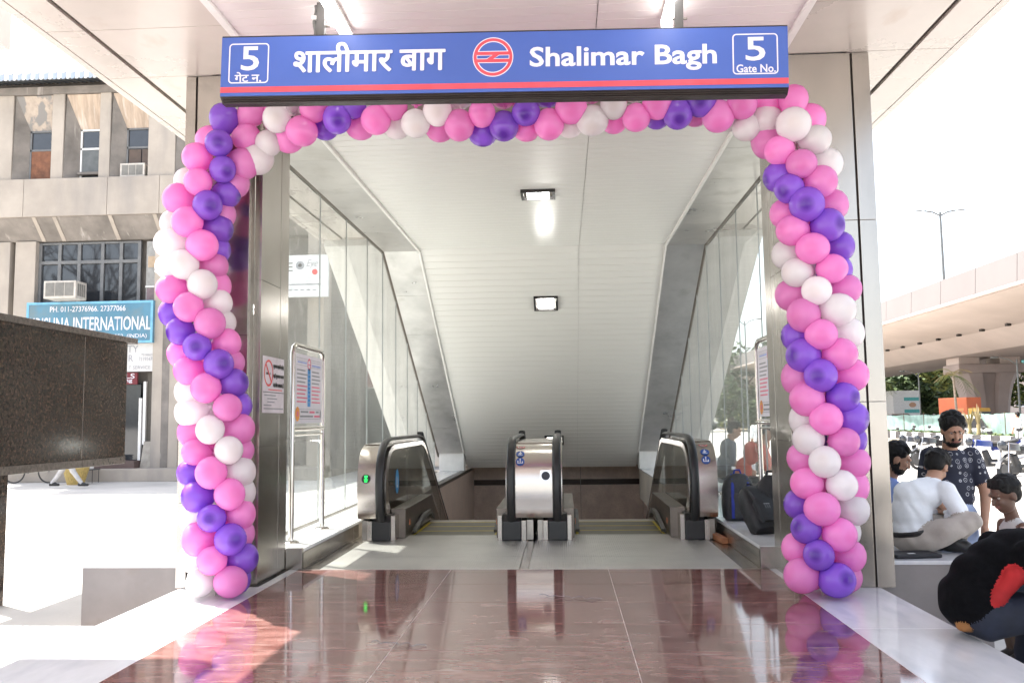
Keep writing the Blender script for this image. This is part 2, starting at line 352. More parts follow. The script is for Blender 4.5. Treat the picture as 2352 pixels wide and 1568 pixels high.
# beam cladding between ceiling and glass, level and sloping, panel by panel
for xa, xb, xo in ((-2.60, -2.092, -2.66), (1.532, 2.07, 2.13)):
    yb = [6.97, 7.9, 8.95, 10.0, 11.05, 12.39]
    for a, b in zip(yb[:-1], yb[1:]): cb('beam_panel', MB().box(xa, xb, a+.002, b-.002, ZC-.015, ZC+.01), BEAM, bevel=.002)
    for k in range(6):
        pn = MB().box(xa, xb, k*1.05+.002, (k+1)*1.05-.002, -.015, .01)
        o = cb('beam_panel', pn, BEAM, bevel=.002); o.matrix_parent_inverse = Matrix.Identity(4)
        o.location = Vector((0, 12.40, ZC))-Vector((-.3, 6.3, 3.9)); o.rotation_euler = (-rad(30), 0, 0)
    s_ = 1 if xa > 0 else -1; g0 = xb if xa > 0 else xa
    gx = (2.07, 2.112) if xa > 0 else (-2.642, -2.60)
    cb('glass_channel', MB().prism([(6.97, ZC-.012), (12.395, ZC-.012), (18.0, ZC-.012-5.605*K30), (18.0, ZC+.06-5.605*K30), (12.395, ZC+.06), (6.97, ZC+.06)], 'x', *gx), GASK)
    cb('beam_side', MB().box(*((2.13, 2.138) if xa > 0 else (-2.668, -2.66)), 6.97, 12.6, ZC-.01, ZS+.036), BEAM)
    # outer side cladding of the sloping roof edge
    ox = (2.113, 2.45) if xa > 0 else (-3.0, -2.643)
    cb('outer_beam', MB().prism([(12.62, ZC+.03), (18.4, ZC+.03-5.78*K30), (18.4, 4.40-5.78*K30), (12.62, 4.40)], 'x', *ox), BEAM)
# --- two steel-clad columns and the jambs behind them
def column(label, x0, x1, xg, jx0, jx1):
    e = empty('portal_column', ((x0+x1)/2, 6.5, 0), label=label, cat='column', group='columns of the entrance portal')
    def b(n, mb, m, **k):
        o = mb.build(n, m, e, **k); o.location = (-(x0+x1)/2, -6.5, 0); return o
    zz = [.0, .62, 1.86, 3.10, ZS-.004] if xg < 0 else [.0, 1.30, 2.62, ZS-.004]
    xa = [x0, xg-.008, xg+.008, x1]
    for a, c in zip(zz[:-1], zz[1:]):
        b('cladding_panel', MB().box(xa[0], xa[1], 6.315, 6.36, a+.0015, c-.0015), STEEL, bevel=.002)
        b('cladding_panel', MB().box(xa[2], xa[3], 6.315, 6.36, a+.0015, c-.0015), STEEL, bevel=.002)
    b('joint_strip', MB().box(xa[1]-.004, xa[2]+.004, 6.332, 6.358, .0, ZS-.004), DARK)
    b('core', MB().box(x0+.004, x1-.004, 6.358, 6.44, .0, ZS-.004), STEELD)
    b('outer_cheek', MB().box(*((x0, x0+.05) if xg < 0 else (x1-.05, x1)), 6.44, 6.9, .178, ZS-.004), STEEL)
    # jamb: two deep strips with an open dark joint between them
    yj = [6.44, 6.89, 6.897, 7.10]
    for a, c in zip(([0.0, 1.02, 2.3, ZS-.18]), ([1.02, 2.3, ZS-.18, ZS-.004])):
        b('jamb_panel', MB().box(jx0, jx1, yj[0], yj[1], a+.0015, c-.0015), STEEL, bevel=.0015)
    b('jamb_panel', MB().box(jx0, jx1, yj[2], yj[3], .0, ZS-.18), STEEL, bevel=.0015)
    return e
colL = column('brushed steel portal column carrying the no-smoking notice on its jamb', -2.875, -2.36, -2.79, -2.36, -2.305)
colR = column('brushed steel portal column beside the ledge with seated people', 1.68, 2.30, 2.17, 1.66, 1.70)
tag(MB().box(-2.358, -2.318, 6.40, 6.438, 0, ZS-.01).build('joint_strip', DARK, colL)); colL.children[-1].location = (2.6175, -6.5, 0)

# --- glass side walls, pane by pane
def glass_wall(label, xg, zb):
    e = empty('glass_wall', (xg, 7.1, zb), label=label, cat='glass wall', group='glazed side walls')
    yb = [7.11, 8.0, 9.13, 10.27, 11.4, 12.4, 13.4, 14.4, 15.4, 16.4, 17.4]
    ztop = lambda yy: ZC-.01 if yy <= 12.4 else ZC-.01-(yy-12.4)*K30
    for a, c in zip(yb[:-1], yb[1:]):
        m = MB().prism([(a+.004-7.1, .012), (c-.004-7.1, .012), (c-.004-7.1, ztop(c)-zb), (a+.004-7.1, ztop(a)-zb)], 'x', -.006, .006)
        m.build('glass_pane', GLASS, e)
        MB().box(-.0065, .0065, c-.0035-7.1, c+.0035-7.1, .012, ztop(c)-zb-.02).build('silicone_joint', pm('grey_silicone', (.34, .35, .35), .6), e)
    MB().box(-.03, .03, .01, 10.6, 0, .011).build('bottom_channel', STEEL, e)
glass_wall('glazed side wall of the entrance facing the concrete office building', -2.621, .166)
glass_wall('glazed side wall of the entrance facing the flyover road', 2.091, .176)

# --- the escalator well below: side walls with coping, end wall
PINK = pm('pink_granite_cladding', (.52, .40, .335), .30, var=.12, scale=5., spots=((.40, .29, .24), 40., .5, .7), rvar=.05)
DKBR = pm('dark_brown_band', (.050, .030, .024), .22)
tag(MB().box(-2.60, 2.05, 19.72, 19.9, -4.6, .6).build('well_end_wall_core', CONCD), kind='structure').name = 'well_end_wall'
ew = bpy.data.objects['well_end_wall']
for x0, x1 in ((-2.07, .348), (.356, 1.75)):
    for a, c, m in ((-.138, .30, PINK), (-.262, -.142, DKBR), (-1.6, -.266, PINK), (-3.4, -1.606, PINK)):
        MB().box(x0+.002, x1-.002, 19.695, 19.72, a, c).build('cladding_panel', m, ew)
for nm, x0, x1, s in (('well_wall_left', -2.16, -2.075, 1), ('well_wall_right', 1.755, 1.84, -1)):
    o = struct(nm, MB().box(x0, x1, 10.8, 19.69, -4.6, .10), CONCD)
    yy = 10.9
    while yy < 19.5:
        xx = (x1, x1+.016) if s > 0 else (x0-.016, x0)
        MB().box(*xx, yy+.003, min(yy+2.2, 19.69)-.003, -4.5, .10).build('cladding_panel', PINK, o); yy += 2.2
    MB().box(x0-.02, x1+.02, 10.8, 19.69, .10, .158).build('coping', pm('dark_coping', (.06, .048, .04), .3), o)
tag(MB().box(-2.60, -2.085, 17.92, 18.3, .166, .60).build('end_upstand', WHITEP, bevel=.004), 'white plastered upstand where the sloping roof meets the ledge, office side', 'upstand')
tag(MB().box(1.53, 2.06, 17.92, 18.3, .176, .60).build('end_upstand', WHITEP, bevel=.004), 'white plastered upstand where the sloping roof meets the ledge, flyover side', 'upstand')
struct('well_floor', MB().box(-2.6, 2.1, 10.7, 19.7, -4.7, -4.6), CONCD)

# --- lamps of the inner ceiling (lit in the photograph)
EMW = pm('lamp_tube_light', (1., .98, .93), .4, emit=12.)
EMT = pm('batten_tube_light', (1., .98, .95), .4, emit=3.2)
def downlight(label, loc, tilt):
    e = empty('ceiling_downlight', loc, label=label, cat='ceiling lamp', group='recessed lamps in the slatted ceiling')
    e.rotation_euler = (-tilt, 0, 0)
    f = MB()
    for x0, x1, y0, y1 in ((-.19, .19, -.17, -.15), (-.19, .19, .15, .17), (-.19, -.16, -.15, .15), (.16, .19, -.15, .15)): f.box(x0, x1, y0, y1, -.035, .02)
    f.build('frame', BLACKP, e)
    MB().box(-.16, .16, -.15, .15, .0, .01).build('reflector', STEELD, e)
    for y in (-.075, .075): MB().tube([(-.12, y, -.016), (.12, y, -.016)], .028, 10).build('lamp_tube', EMW, e, smooth=True)
downlight('black framed twin tube lamp recessed in the level slatted ceiling', (-.24, 9.38, ZC), 0)
downlight('black framed twin tube lamp high on the sloping slatted ceiling', (-.25, 13.54, ZC-1.14*K30), rad(30))
downlight('black framed twin tube lamp low on the sloping ceiling above the centre newel', (-.20, 17.42, ZC-5.02*K30), rad(30))
for lx, ly1, lb in ((-1.44, 5.63, 'white tube lamp on the canopy ceiling above the Hindi lettering'), (.735, 5.60, 'white tube lamp on the canopy ceiling above the English lettering')):
    e = empty('tube_lamp', (lx, ly1-.6, ZS), label=lb, cat='tube lamp', group='tube lamps on the canopy ceiling')
    MB().box(-.035, .035, -.62, .62, -.03, 0).build('batten', WHITEP, e)
    MB().tube([(0, -.6, -.052), (0, .6, -.052)], .036, 12).build('diffuser', EMT, e, smooth=True)
    MB().box(-.04, .04, .60, .625, -.09, -.03).build('end_cap', WHITEP, e); MB().box(-.04, .04, -.625, -.60, -.09, -.03).build('end_cap', WHITEP, e)
# ================================================================ LETTERING
def text_mesh(body, w, h, mat, bold=.0, depth=.0015, font_space=1.0, shear=0., multi=0.):
    """flat lettering in the local XZ plane (facing -Y), centred, stretched to w x h"""
    cu = bpy.data.curves.new('lettering', 'FONT'); cu.body = body; cu.size = 1; cu.offset = bold; cu.extrude = 0; cu.resolution_u = 3; cu.space_character = font_space; cu.shear = shear
    ob = bpy.data.objects.new('lettering', cu); col.objects.link(ob)
    dg = bpy.context.evaluated_depsgraph_get(); ev = ob.evaluated_get(dg); me = bpy.data.meshes.new_from_object(ev)
    col.objects.unlink(ob); bpy.data.objects.remove(ob); bpy.data.curves.remove(cu)
    n = len(me.vertices); a = np.empty(n*3); me.vertices.foreach_get('co', a); a = a.reshape(-1, 3)
    lo, hi = a.min(0), a.max(0); c = (lo+hi)/2; sx = w/(hi[0]-lo[0]); sz = h/(hi[1]-lo[1])
    b = np.zeros_like(a); b[:, 0] = (a[:, 0]-c[0])*sx; b[:, 2] = (a[:, 1]-c[1])*sz; b[:, 1] = -depth
    if multi:                                               # heavier strokes: the outline laid down several times, slightly shifted
        bm = bmesh.new()
        for k, (dx, dz) in enumerate(((0, 0), (multi, 0), (-multi, 0), (0, multi*.8), (0, -multi*.8), (multi*.7, multi*.6), (-multi*.7, -multi*.6), (multi*.7, -multi*.6), (-multi*.7, multi*.6))):
            q = b.copy(); q[:, 0] += dx; q[:, 2] += dz; q[:, 1] -= k*.0004
            me.vertices.foreach_set('co', q.ravel()); bm.from_mesh(me)
        bm.to_mesh(me); bm.free(); b = None
    if b is not None: me.vertices.foreach_set('co', b.ravel())
    me.materials.clear(); me.materials.append(mat); me.update()
    me.polygons.foreach_set('material_index', [0]*len(me.polygons))
    return me
def letter(body, w, h, mat, parent, loc, bold=0., rot=(0, 0, 0), name='lettering', **k):
    return inst(name, text_mesh(body, w, h, mat, bold, **k), parent, loc, rot)
def disc(n, r, c=(0, 0), y=0., mi=0, mb=None, a0=0., a1=2*math.pi, r2=None):
    mb = mb or MB()
    if r2 is None:
        mb.add([(c[0]+r*math.cos(a0+(a1-a0)*i/n), y, c[1]+r*math.sin(a0+(a1-a0)*i/n)) for i in range(n)], [tuple(range(n))], mi)
    else:
        v = []
        for i in range(n+1):
            a = a0+(a1-a0)*i/n; v += [(c[0]+r*math.cos(a), y, c[1]+r*math.sin(a)), (c[0]+r2*math.cos(a), y, c[1]+r2*math.sin(a))]
        mb.add(v, [(2*i, 2*i+1, 2*i+3, 2*i+2) for i in range(n)], mi)
    return mb
def rect(mb, x0, x1, z0, z1, y=0., mi=0): return mb.add([(x0, y, z0), (x1, y, z0), (x1, y, z1), (x0, y, z1)], [(0, 1, 2, 3)], mi)
def rrect(mb, x0, x1, z0, z1, r, t, y=0., mi=0):           # rounded outline of width t
    def ring(o):
        p = []
        for cx_, cz_, a0 in ((x1-r, z1-r, 0), (x0+r, z1-r, 90), (x0+r, z0+r, 180), (x1-r, z0+r, 270)):
            for k in range(7): a = rad(a0+15*k); p.append((cx_+(r-o)*math.cos(a), y, cz_+(r-o)*math.sin(a)))
        return p
    a, b = ring(0), ring(t); n = len(a)
    return mb.add(a+b, [(i, (i+1) % n, n+(i+1) % n, n+i) for i in range(n)], mi)

# ================================================================ STATION SIGN
SBLUE = pm('sign_blue', (.062, .122, .43), .36, var=.03, scale=2., spots=((.045, .085, .34), 9., .66, .9))
SRED = pm('sign_red', (.76, .085, .12), .36); SWHT = pm('sign_white', (.74, .73, .84), .35, var=.02)
SW, SH = 3.556, .384
sign = empty('station_sign', ((-2.146+1.41)/2, 5.2, 3.236), label='blue hanging station sign with Hindi and English station name and gate number 5', cat='sign')
sign.rotation_euler = (0, rad(1.08), 0)
MB().box(-SW/2, SW/2, 0, .10, .0, SH+.012).build('cabinet', BLACKP, sign, bevel=.003)
MB().box(-SW/2+.002, SW/2-.002, -.006, .0, .0, SH).build('face_panel', SBLUE, sign)
k_ = MB().prism([(0.0, -.0005), (.10, -.0005), (.10, -.034), (.04, -.034)], 'x', -SW/2, SW/2)
for i in range(3): k_.box(-SW/2+.01, SW/2-.01, .004+.011*i, .012+.011*i, -.014-.0095*i, -.010-.0095*i)
k_.build('bottom_rail', pm('brown_black_extrusion', (.035, .026, .024), .45, var=.2), sign)
def sx(x): return (x-506)/1302*SW-SW/2
def sz(x, y): return SH*(1-(y-(84-.0208*(x-508)))/(133+7*(x-508)/1300))
m_ = MB(); rect(m_, -SW/2+.003, SW/2-.003, SH*.055, SH*.15, -.008); m_.build('red_stripe', SRED, sign)
def sign_text(body, x0, x1, y0, y1, bold, **k):
    xm = (x0+x1)/2; zt, zb_ = sz(xm, y0), sz(xm, y1)
    letter(body, (x1-x0)/1302*SW, zt-zb_, SWHT, sign, (sx(xm), -.0075, (zt+zb_)/2), bold, **k)
sign_text('\u0936\u093e\u0932\u0940\u092e\u093e\u0930 \u092c\u093e\u0917', 680, 1032, 94, 161, 0., multi=.0048)
sign_text('Shalimar Bagh', 1227, 1649, 101, 161, .022)
sign_text('5', 554, 597, 104, 159, .012); sign_text('\u0917\u0947\u091f \u0928.', 541, 603, 163, 185, 0., multi=.0018)
sign_text('5', 1713, 1757, 82, 137, .012); sign_text('Gate No.', 1692, 1779, 145, 164, .018)
for x0, x1, y0, y1 in ((525, 620, 97, 188), (1684, 1785, 74, 168)):
    xm = (x0+x1)/2; rrect(MB(), sx(x0), sx(x1), sz(xm, y1), sz(xm, y0), .025, .008, -.008).build('gate_frame', SWHT, sign)
lg = MB(); R_ = .1275
disc(48, R_, mb=lg, y=0, mi=1); disc(48, R_*.955, mb=lg, y=-.0006, mi=0)
for sg in (1, -1):
    for q, mi, yy in ((.80, 1, -.0012), (.755, 2, -.0018)):
        zc = .27 if mi == 1 else .305; a = math.asin(zc/q); n = 20; pts = []
        for i in range(n+1):
            an = a+(math.pi-2*a)*i/n; pts.append((R_*q*math.cos(an), yy, sg*R_*q*math.sin(an)))
        lg.add(pts, [tuple(range(n+1))], mi)
for sg in (1, -1):                                          # the two slots of the central band
    for q, mi, yy in ((0., 1, -.0012), (.028, 2, -.0018)):
        P_ = [(-.80+q, -.10+q), (-.80+q, .10-q), (-.02-q*1.6, .10-q), (-.30-q*.4, -.10+q)]
        lg.add([(sg*R_*x, yy, sg*R_*z) for x, z in P_], [(0, 1, 2, 3)], mi)
o = lg.build('metro_emblem', [SRED, SWHT, SBLUE], sign); o.location = (sx(1143), -.0075, sz(1143, 128))
ROD = pm('dark_grey_steel', (.085, .080, .078), .45)
for px, nm in ((735, 0), (1568, 1)):
    x = sx(px); zt = ZS-sign.location.z-.004+x*math.tan(rad(1.08))
    rod = MB().box(x-.026, x+.026, .03, .075, SH+.012, zt).build('hanger_rod', ROD, sign)
    MB().tube([(x-.04, .075, SH+.10), (x+.055, .075, SH+.10)], .008, 8).build('bolt', STEELD, rod)
    if nm == 0:
        pts = [(x-.045+.006*math.sin(i*.9), .075, SH+.012+(zt-SH-.012)*i/10) for i in range(11)]
        MB().tube(pts, .014, 8).build('cable_conduit', pm('grey_conduit', (.16, .16, .155), .5), rod)
        MB().box(x-.062, x+.030, .046, .104, SH+.135, SH+.160).build('cable_strap', WHITEP, rod)

# ================================================================ BALLOON ARCH
def balloon_mat(name, c, tipc, thick):
    m = bpy.data.materials.new(name); m.use_nodes = True; nt = m.node_tree; L = nt.links.new
    b = nt.nodes['Principled BSDF']; out = nt.nodes['Material Output']
    tc = nd(nt, 'ShaderNodeTexCoord'); sp = nd(nt, 'ShaderNodeSeparateXYZ'); L(tc.outputs['Object'], sp.inputs[0])
    mr = nd(nt, 'ShaderNodeMapRange'); mr.inputs['From Min'].default_value = .094; mr.inputs['From Max'].default_value = .1105; mr.interpolation_type = 'SMOOTHSTEP'
    L(sp.outputs['Z'], mr.inputs['Value'])
    mx = nd(nt, 'ShaderNodeMix', data_type='RGBA'); mx.inputs['A'].default_value = (*c, 1); mx.inputs['B'].default_value = (*tipc, 1); L(mr.outputs[0], mx.inputs['Factor'])
    nz = nd(nt, 'ShaderNodeTexNoise'); nz.inputs['Scale'].default_value = 18; L(tc.outputs['Object'], nz.inputs['Vector'])
    oi = nd(nt, 'ShaderNodeObjectInfo'); hs = nd(nt, 'ShaderNodeHueSaturation'); m2 = nd(nt, 'ShaderNodeMapRange'); m2.inputs['To Min'].default_value = .88; m2.inputs['To Max'].default_value = 1.08
    L(oi.outputs['Random'], m2.inputs['Value']); L(m2.outputs[0], hs.inputs['Value']); L(mx.outputs['Result'], hs.inputs['Color'])
    L(hs.outputs[0], b.inputs['Base Color']); b.inputs['Roughness'].default_value = .17; b.inputs['Specular IOR Level'].default_value = .5
    mr2 = nd(nt, 'ShaderNodeMapRange'); mr2.inputs['To Min'].default_value = .12; mr2.inputs['To Max'].default_value = .26; L(nz.outputs['Fac'], mr2.inputs['Value']); L(mr2.outputs[0], b.inputs['Roughness'])
    tl = nd(nt, 'ShaderNodeBsdfTranslucent'); L(hs.outputs[0], tl.inputs[0])
    ms = nd(nt, 'ShaderNodeMixShader'); ms.inputs[0].default_value = thick; L(b.outputs[0], ms.inputs[1]); L(tl.outputs[0], ms.inputs[2]); L(ms.outputs[0], out.inputs[0])
    MATS[name] = m; return m
BM = {'K': balloon_mat('pink_latex', (.98, .35, .75), (.95, .29, .67), .42),
      'W': balloon_mat('white_latex', (.92, .895, .895), (.89, .84, .82), .36),
      'P': balloon_mat('purple_latex', (.33, .13, .75), (.13, .035, .40), .34)}
bme = {}
for key, m in BM.items():
    prof = [(.004, -.122), (.011, -.120), (.013, -.114), (.006, -.108), (.016, -.100), (.038, -.088), (.063, -.066), (.084, -.036), (.095, 0.0), (.0965, .022), (.090, .052), (.073, .080), (.048, .098), (.022, .107), (.002, .109)]
    rings = [[(r*math.cos(2*math.pi*i/22), r*math.sin(2*math.pi*i/22), z) for i in range(22)] for r, z in prof]
    bme[key] = MB().loft(rings).mesh(key, m, smooth='all'); bme[key].name = 'balloon'
arch = empty('balloon_arch', (-.35, 6.05, 0), label='arch of pink, white and purple balloons around the portal', cat='balloon arch')
# garland axis and balloon centres, read from the photograph (4096-px units): colour, x, y, b = at the back of its cluster
AXL = [(2380, 862), (2230, 872), (2150, 872), (2000, 870), (1900, 862), (1800, 868), (1640, 862), (1533, 845), (1330, 800), (1200, 772), (1080, 757), (950, 765), (800, 800), (640, 850), (560, 890)]
AXR = [(2380, 3290), (2200, 3295), (2020, 3306), (1840, 3312), (1670, 3314), (1500, 3298), (1345, 3290), (1120, 3275), (830, 3235), (600, 3190), (470, 3170)]
AXT = [(560, 890), (900, 500), (1300, 465), (1900, 445), (2500, 420), (3000, 400), (3170, 450)]
def reg(ox, oy, sc, txt, side):
    for tk in txt.split():
        c = tk[0]; back = tk.endswith('b'); x, y = tk[1:].rstrip('b').split(','); out.append((c, ox+float(x)*sc, oy+float(y)*sc, back, side))
out = []
reg(600, 380, .3189, 'P930,320 K1255,250 K1195,540 W1470,600 P865,610 K775,585b K610,790 K1160,850 W1330,790b P900,930 W495,1080b K610,1090 K1060,1110b P945,1235 K375,1310 P715,1385 K895,1500b', 'L')
reg(600, 880, .3189, 'W325,45b K475,30 P830,110 W275,300 K640,320 P815,375b W265,590b W430,560 K790,580 W645,810 K290,860 K805,830b W845,1040 P320,1160b K490,1090 K740,1295 W885,1290b P395,1390 K945,1545 P595,1590', 'L')
reg(600, 1380, .3189, 'K430,100b P850,240 K980,230b K500,310 K715,530 P1020,480 W510,580 P1085,760b K960,780 W540,830 K1090,1050 W760,1060 K560,1090b W975,1315 K1115,1320b K590,1340 P540,1600b K770,1600 W1090,1590', 'L')
reg(600, 1880, .3509, 'P560,300 K895,275 W1020,250b W510,535 P708,545 K1010,500 K1005,725b P905,785 K570,780 W520,1005 K715,1030 P1020,1000 W585,1285 K905,1270 P975,1240b', 'L')
reg(3000, 330, .3189, 'K545,240 W225,475 W545,530 K720,470b K210,220 W800,720 K235,740b K385,850 W930,1030 K645,1020 P390,1180 P505,1325 K865,1245 P715,1530 K1010,1545 W900,1330b K470,1640b', 'R')
reg(3000, 830, .3189, 'P950,225 K555,285 P1100,490 K785,515 W490,590b W610,815 K1010,765 P1050,790b W840,1040 K565,1090b K1180,1020 W1080,1280 K690,1345 P600,1610 K890,1585 W1215,1575', 'R')
reg(3000, 1330, .3189, 'P690,285 K1105,270 K620,565 P895,535 K1250,530 P1145,810 K735,830 W725,1085b P1240,1070 K955,1080 W750,1335 P1235,1340b K1160,1365', 'R')
reg(3000, 1830, .3826, 'K560,5 W785,45 K1075,45 K610,270 W945,290 K1050,300b P540,490b K755,535 W1060,540 P600,740 K920,800 W985,770b K510,945b P725,1015 K1025,1020 K560,1235 P890,1295 K960,1275b', 'R')
reg(900, 360, .2976, 'W700,385 K1190,270 W890,120b K1030,540 K850,610b P1345,480b P1505,385 P1715,215 K1450,50b K1820,450b K2030,400 K2270,230 P2010,10b K620,150b W2310,430b', 'T')
reg(1600, 360, .2976, 'K220,30b W505,290 W205,440 W830,70b K530,460b K795,460 K1100,310 K1390,90b P1115,530b P1400,470 P1695,300 P1970,60b K1700,490b K2000,445 K2300,250 W2280,430b', 'T')
reg(2300, 330, .2976, 'K220,90b W515,310 W230,500 W810,70b K520,470b K820,460 K1110,285 K1390,30b P1100,430b P1375,410 P1685,260 P2000,30b K1620,370b K1920,440 K2240,290 W2080,410b', 'T')
reg(2800, 330, .2338, 'W800,740', 'T')
AY, RC = 6.05, .150
def axis_off(x, y, side):
    if side == 'T':
        pts = AXT; best = None
    else: pts = [(b, a) for a, b in (AXL if side == 'L' else AXR)]
    best = None
    for (ax, ay), (bx, by) in zip(pts[:-1], pts[1:]):
        dx, dy = bx-ax, by-ay; t = max(0, min(1, ((x-ax)*dx+(y-ay)*dy)/(dx*dx+dy*dy))); qx, qy = ax+t*dx, ay+t*dy
        d = math.hypot(x-qx, y-qy)
        if best is None or d < best[0]: best = (d, qx, qy)
    return best
V_ = 2352/4096.
nb = 0
def put(c, pos, dirv, sc):
    o = bpy.data.objects.new('balloon', bme[c]); link(o, arch); o.location = pos-Vector((-.35, 6.05, 0))
    o.rotation_euler = dirv.to_track_quat('Z', 'X').to_euler(); q_ = rnd.uniform(.96, 1.05); o.scale = (sc*q_, sc*rnd.uniform(.95, 1.04), sc*rnd.uniform(.92, 1.05))
for c, x, y, back, side in out:
    d, qx, qy = axis_off(x, y, side); a0 = at(qx*V_, qy*V_, AY); p0 = at(x*V_, y*V_, AY); off = min((p0-a0).length, RC)
    dep = math.sqrt(max(0., RC*RC-off*off))
    yb = AY+(.035 if back else -dep)
    p = at(x*V_, y*V_, yb); dv = p-a0
    if dv.length < .02: dv = Vector((0, -1, 0))
    dv = (dv.normalized()+Vector((rnd.uniform(-.12, .12), 0, rnd.uniform(-.12, .12)))).normalized()
    s_ = rnd.uniform(1.0, 1.19)*(1.04 if side == 'R' else 1.0)
    p.z = max(p.z, .1*s_)
    put(c, p, dv, s_); nb += 1
    if not back and off < .115 and nb % 10 not in (3, 7):                 # its counterpart on the far side of the cluster
        q = a0*2-p; q.y = AY+dep*.75; q.z = max(q.z, .105); put({'K': 'W', 'W': 'K', 'P': 'K'}[c], q, (q-a0).normalized(), rnd.uniform(.97, 1.03))
MB().tube([at(b*V_, a*V_, AY)-Vector((-.35, 6.05, 0)) for a, b in AXL]+[at(a*V_, b*V_, AY)-Vector((-.35, 6.05, 0)) for a, b in AXT[1:-1]]+[at(b*V_, a*V_, AY)-Vector((-.35, 6.05, 0)) for a, b in AXR[::-1]], .006, 6).build('garland_wire', STEELD, arch)
# ================================================================ ESCALATORS
HP = [(8.84, .13), (8.755, .19), (8.675, .33), (8.64, .52), (8.665, .72), (8.735, .86), (8.85, .95), (9.0, .998), (9.2, 1.015), (9.4, 1.016), (9.6, 1.016), (10.45, 1.016), (10.65, 1.016), (10.85, 1.015), (11.05, 1.005), (11.25, .965), (11.45, .875), (15.2, .88-3.75*K30)]
HO = [(8.90, .20), (8.715, .23), (8.68, .36), (8.668, .52), (8.692, .70), (8.757, .83), (8.86, .915), (9.0, .955), (9.2, .968), (10.95, .968), (11.3, .90), (11.6, .72), (11.6, .20)]
STEELN = pm('newel_steel', (.62, .575, .535), .24, 1., var=.08, scale=3., rvar=.05, bump=.012, bscale=300, stretch=(.15, 1, 1))
STEPM = pm('step_tread_grey', (.15, .138, .112), .5, .5, var=.15, scale=8.)
YEL = pm('demarcation_yellow', (.62, .48, .02), .5)
BRUSH = pm('skirt_brush_grey', (.12, .118, .112), .6)
def smooth_path(P, k=4, upto=99):
    P = [Vector((0, a, c)) for a, c in P]; r = []
    for i in range(len(P)-1):
        p0 = P[max(i-1, 0)]; p1 = P[i]; p2 = P[i+1]; p3 = P[min(i+2, len(P)-1)]
        for j in range(k if (p2-p1).length < .5 and 0 < i < upto else 1):
            t = j/k; q = .5*((2*p1)+(p2-p0)*t+(2*p0-5*p1+4*p2-p3)*t*t+(3*p1-p0-3*p2+p3)*t**3); r.append((q.y, q.z))
    return r+[(P[-1].y, P[-1].z)]
HOS = smooth_path(HO, 4, 9)
def hous_y(z):
    for (y0, z0), (y1, z1) in zip(HO[1:], HO[2:]):
        if z0 <= z <= z1: return y0+(y1-y0)*(z-z0)/(z1-z0), math.atan2(y1-y0, z1-z0)
    return 8.7, 0
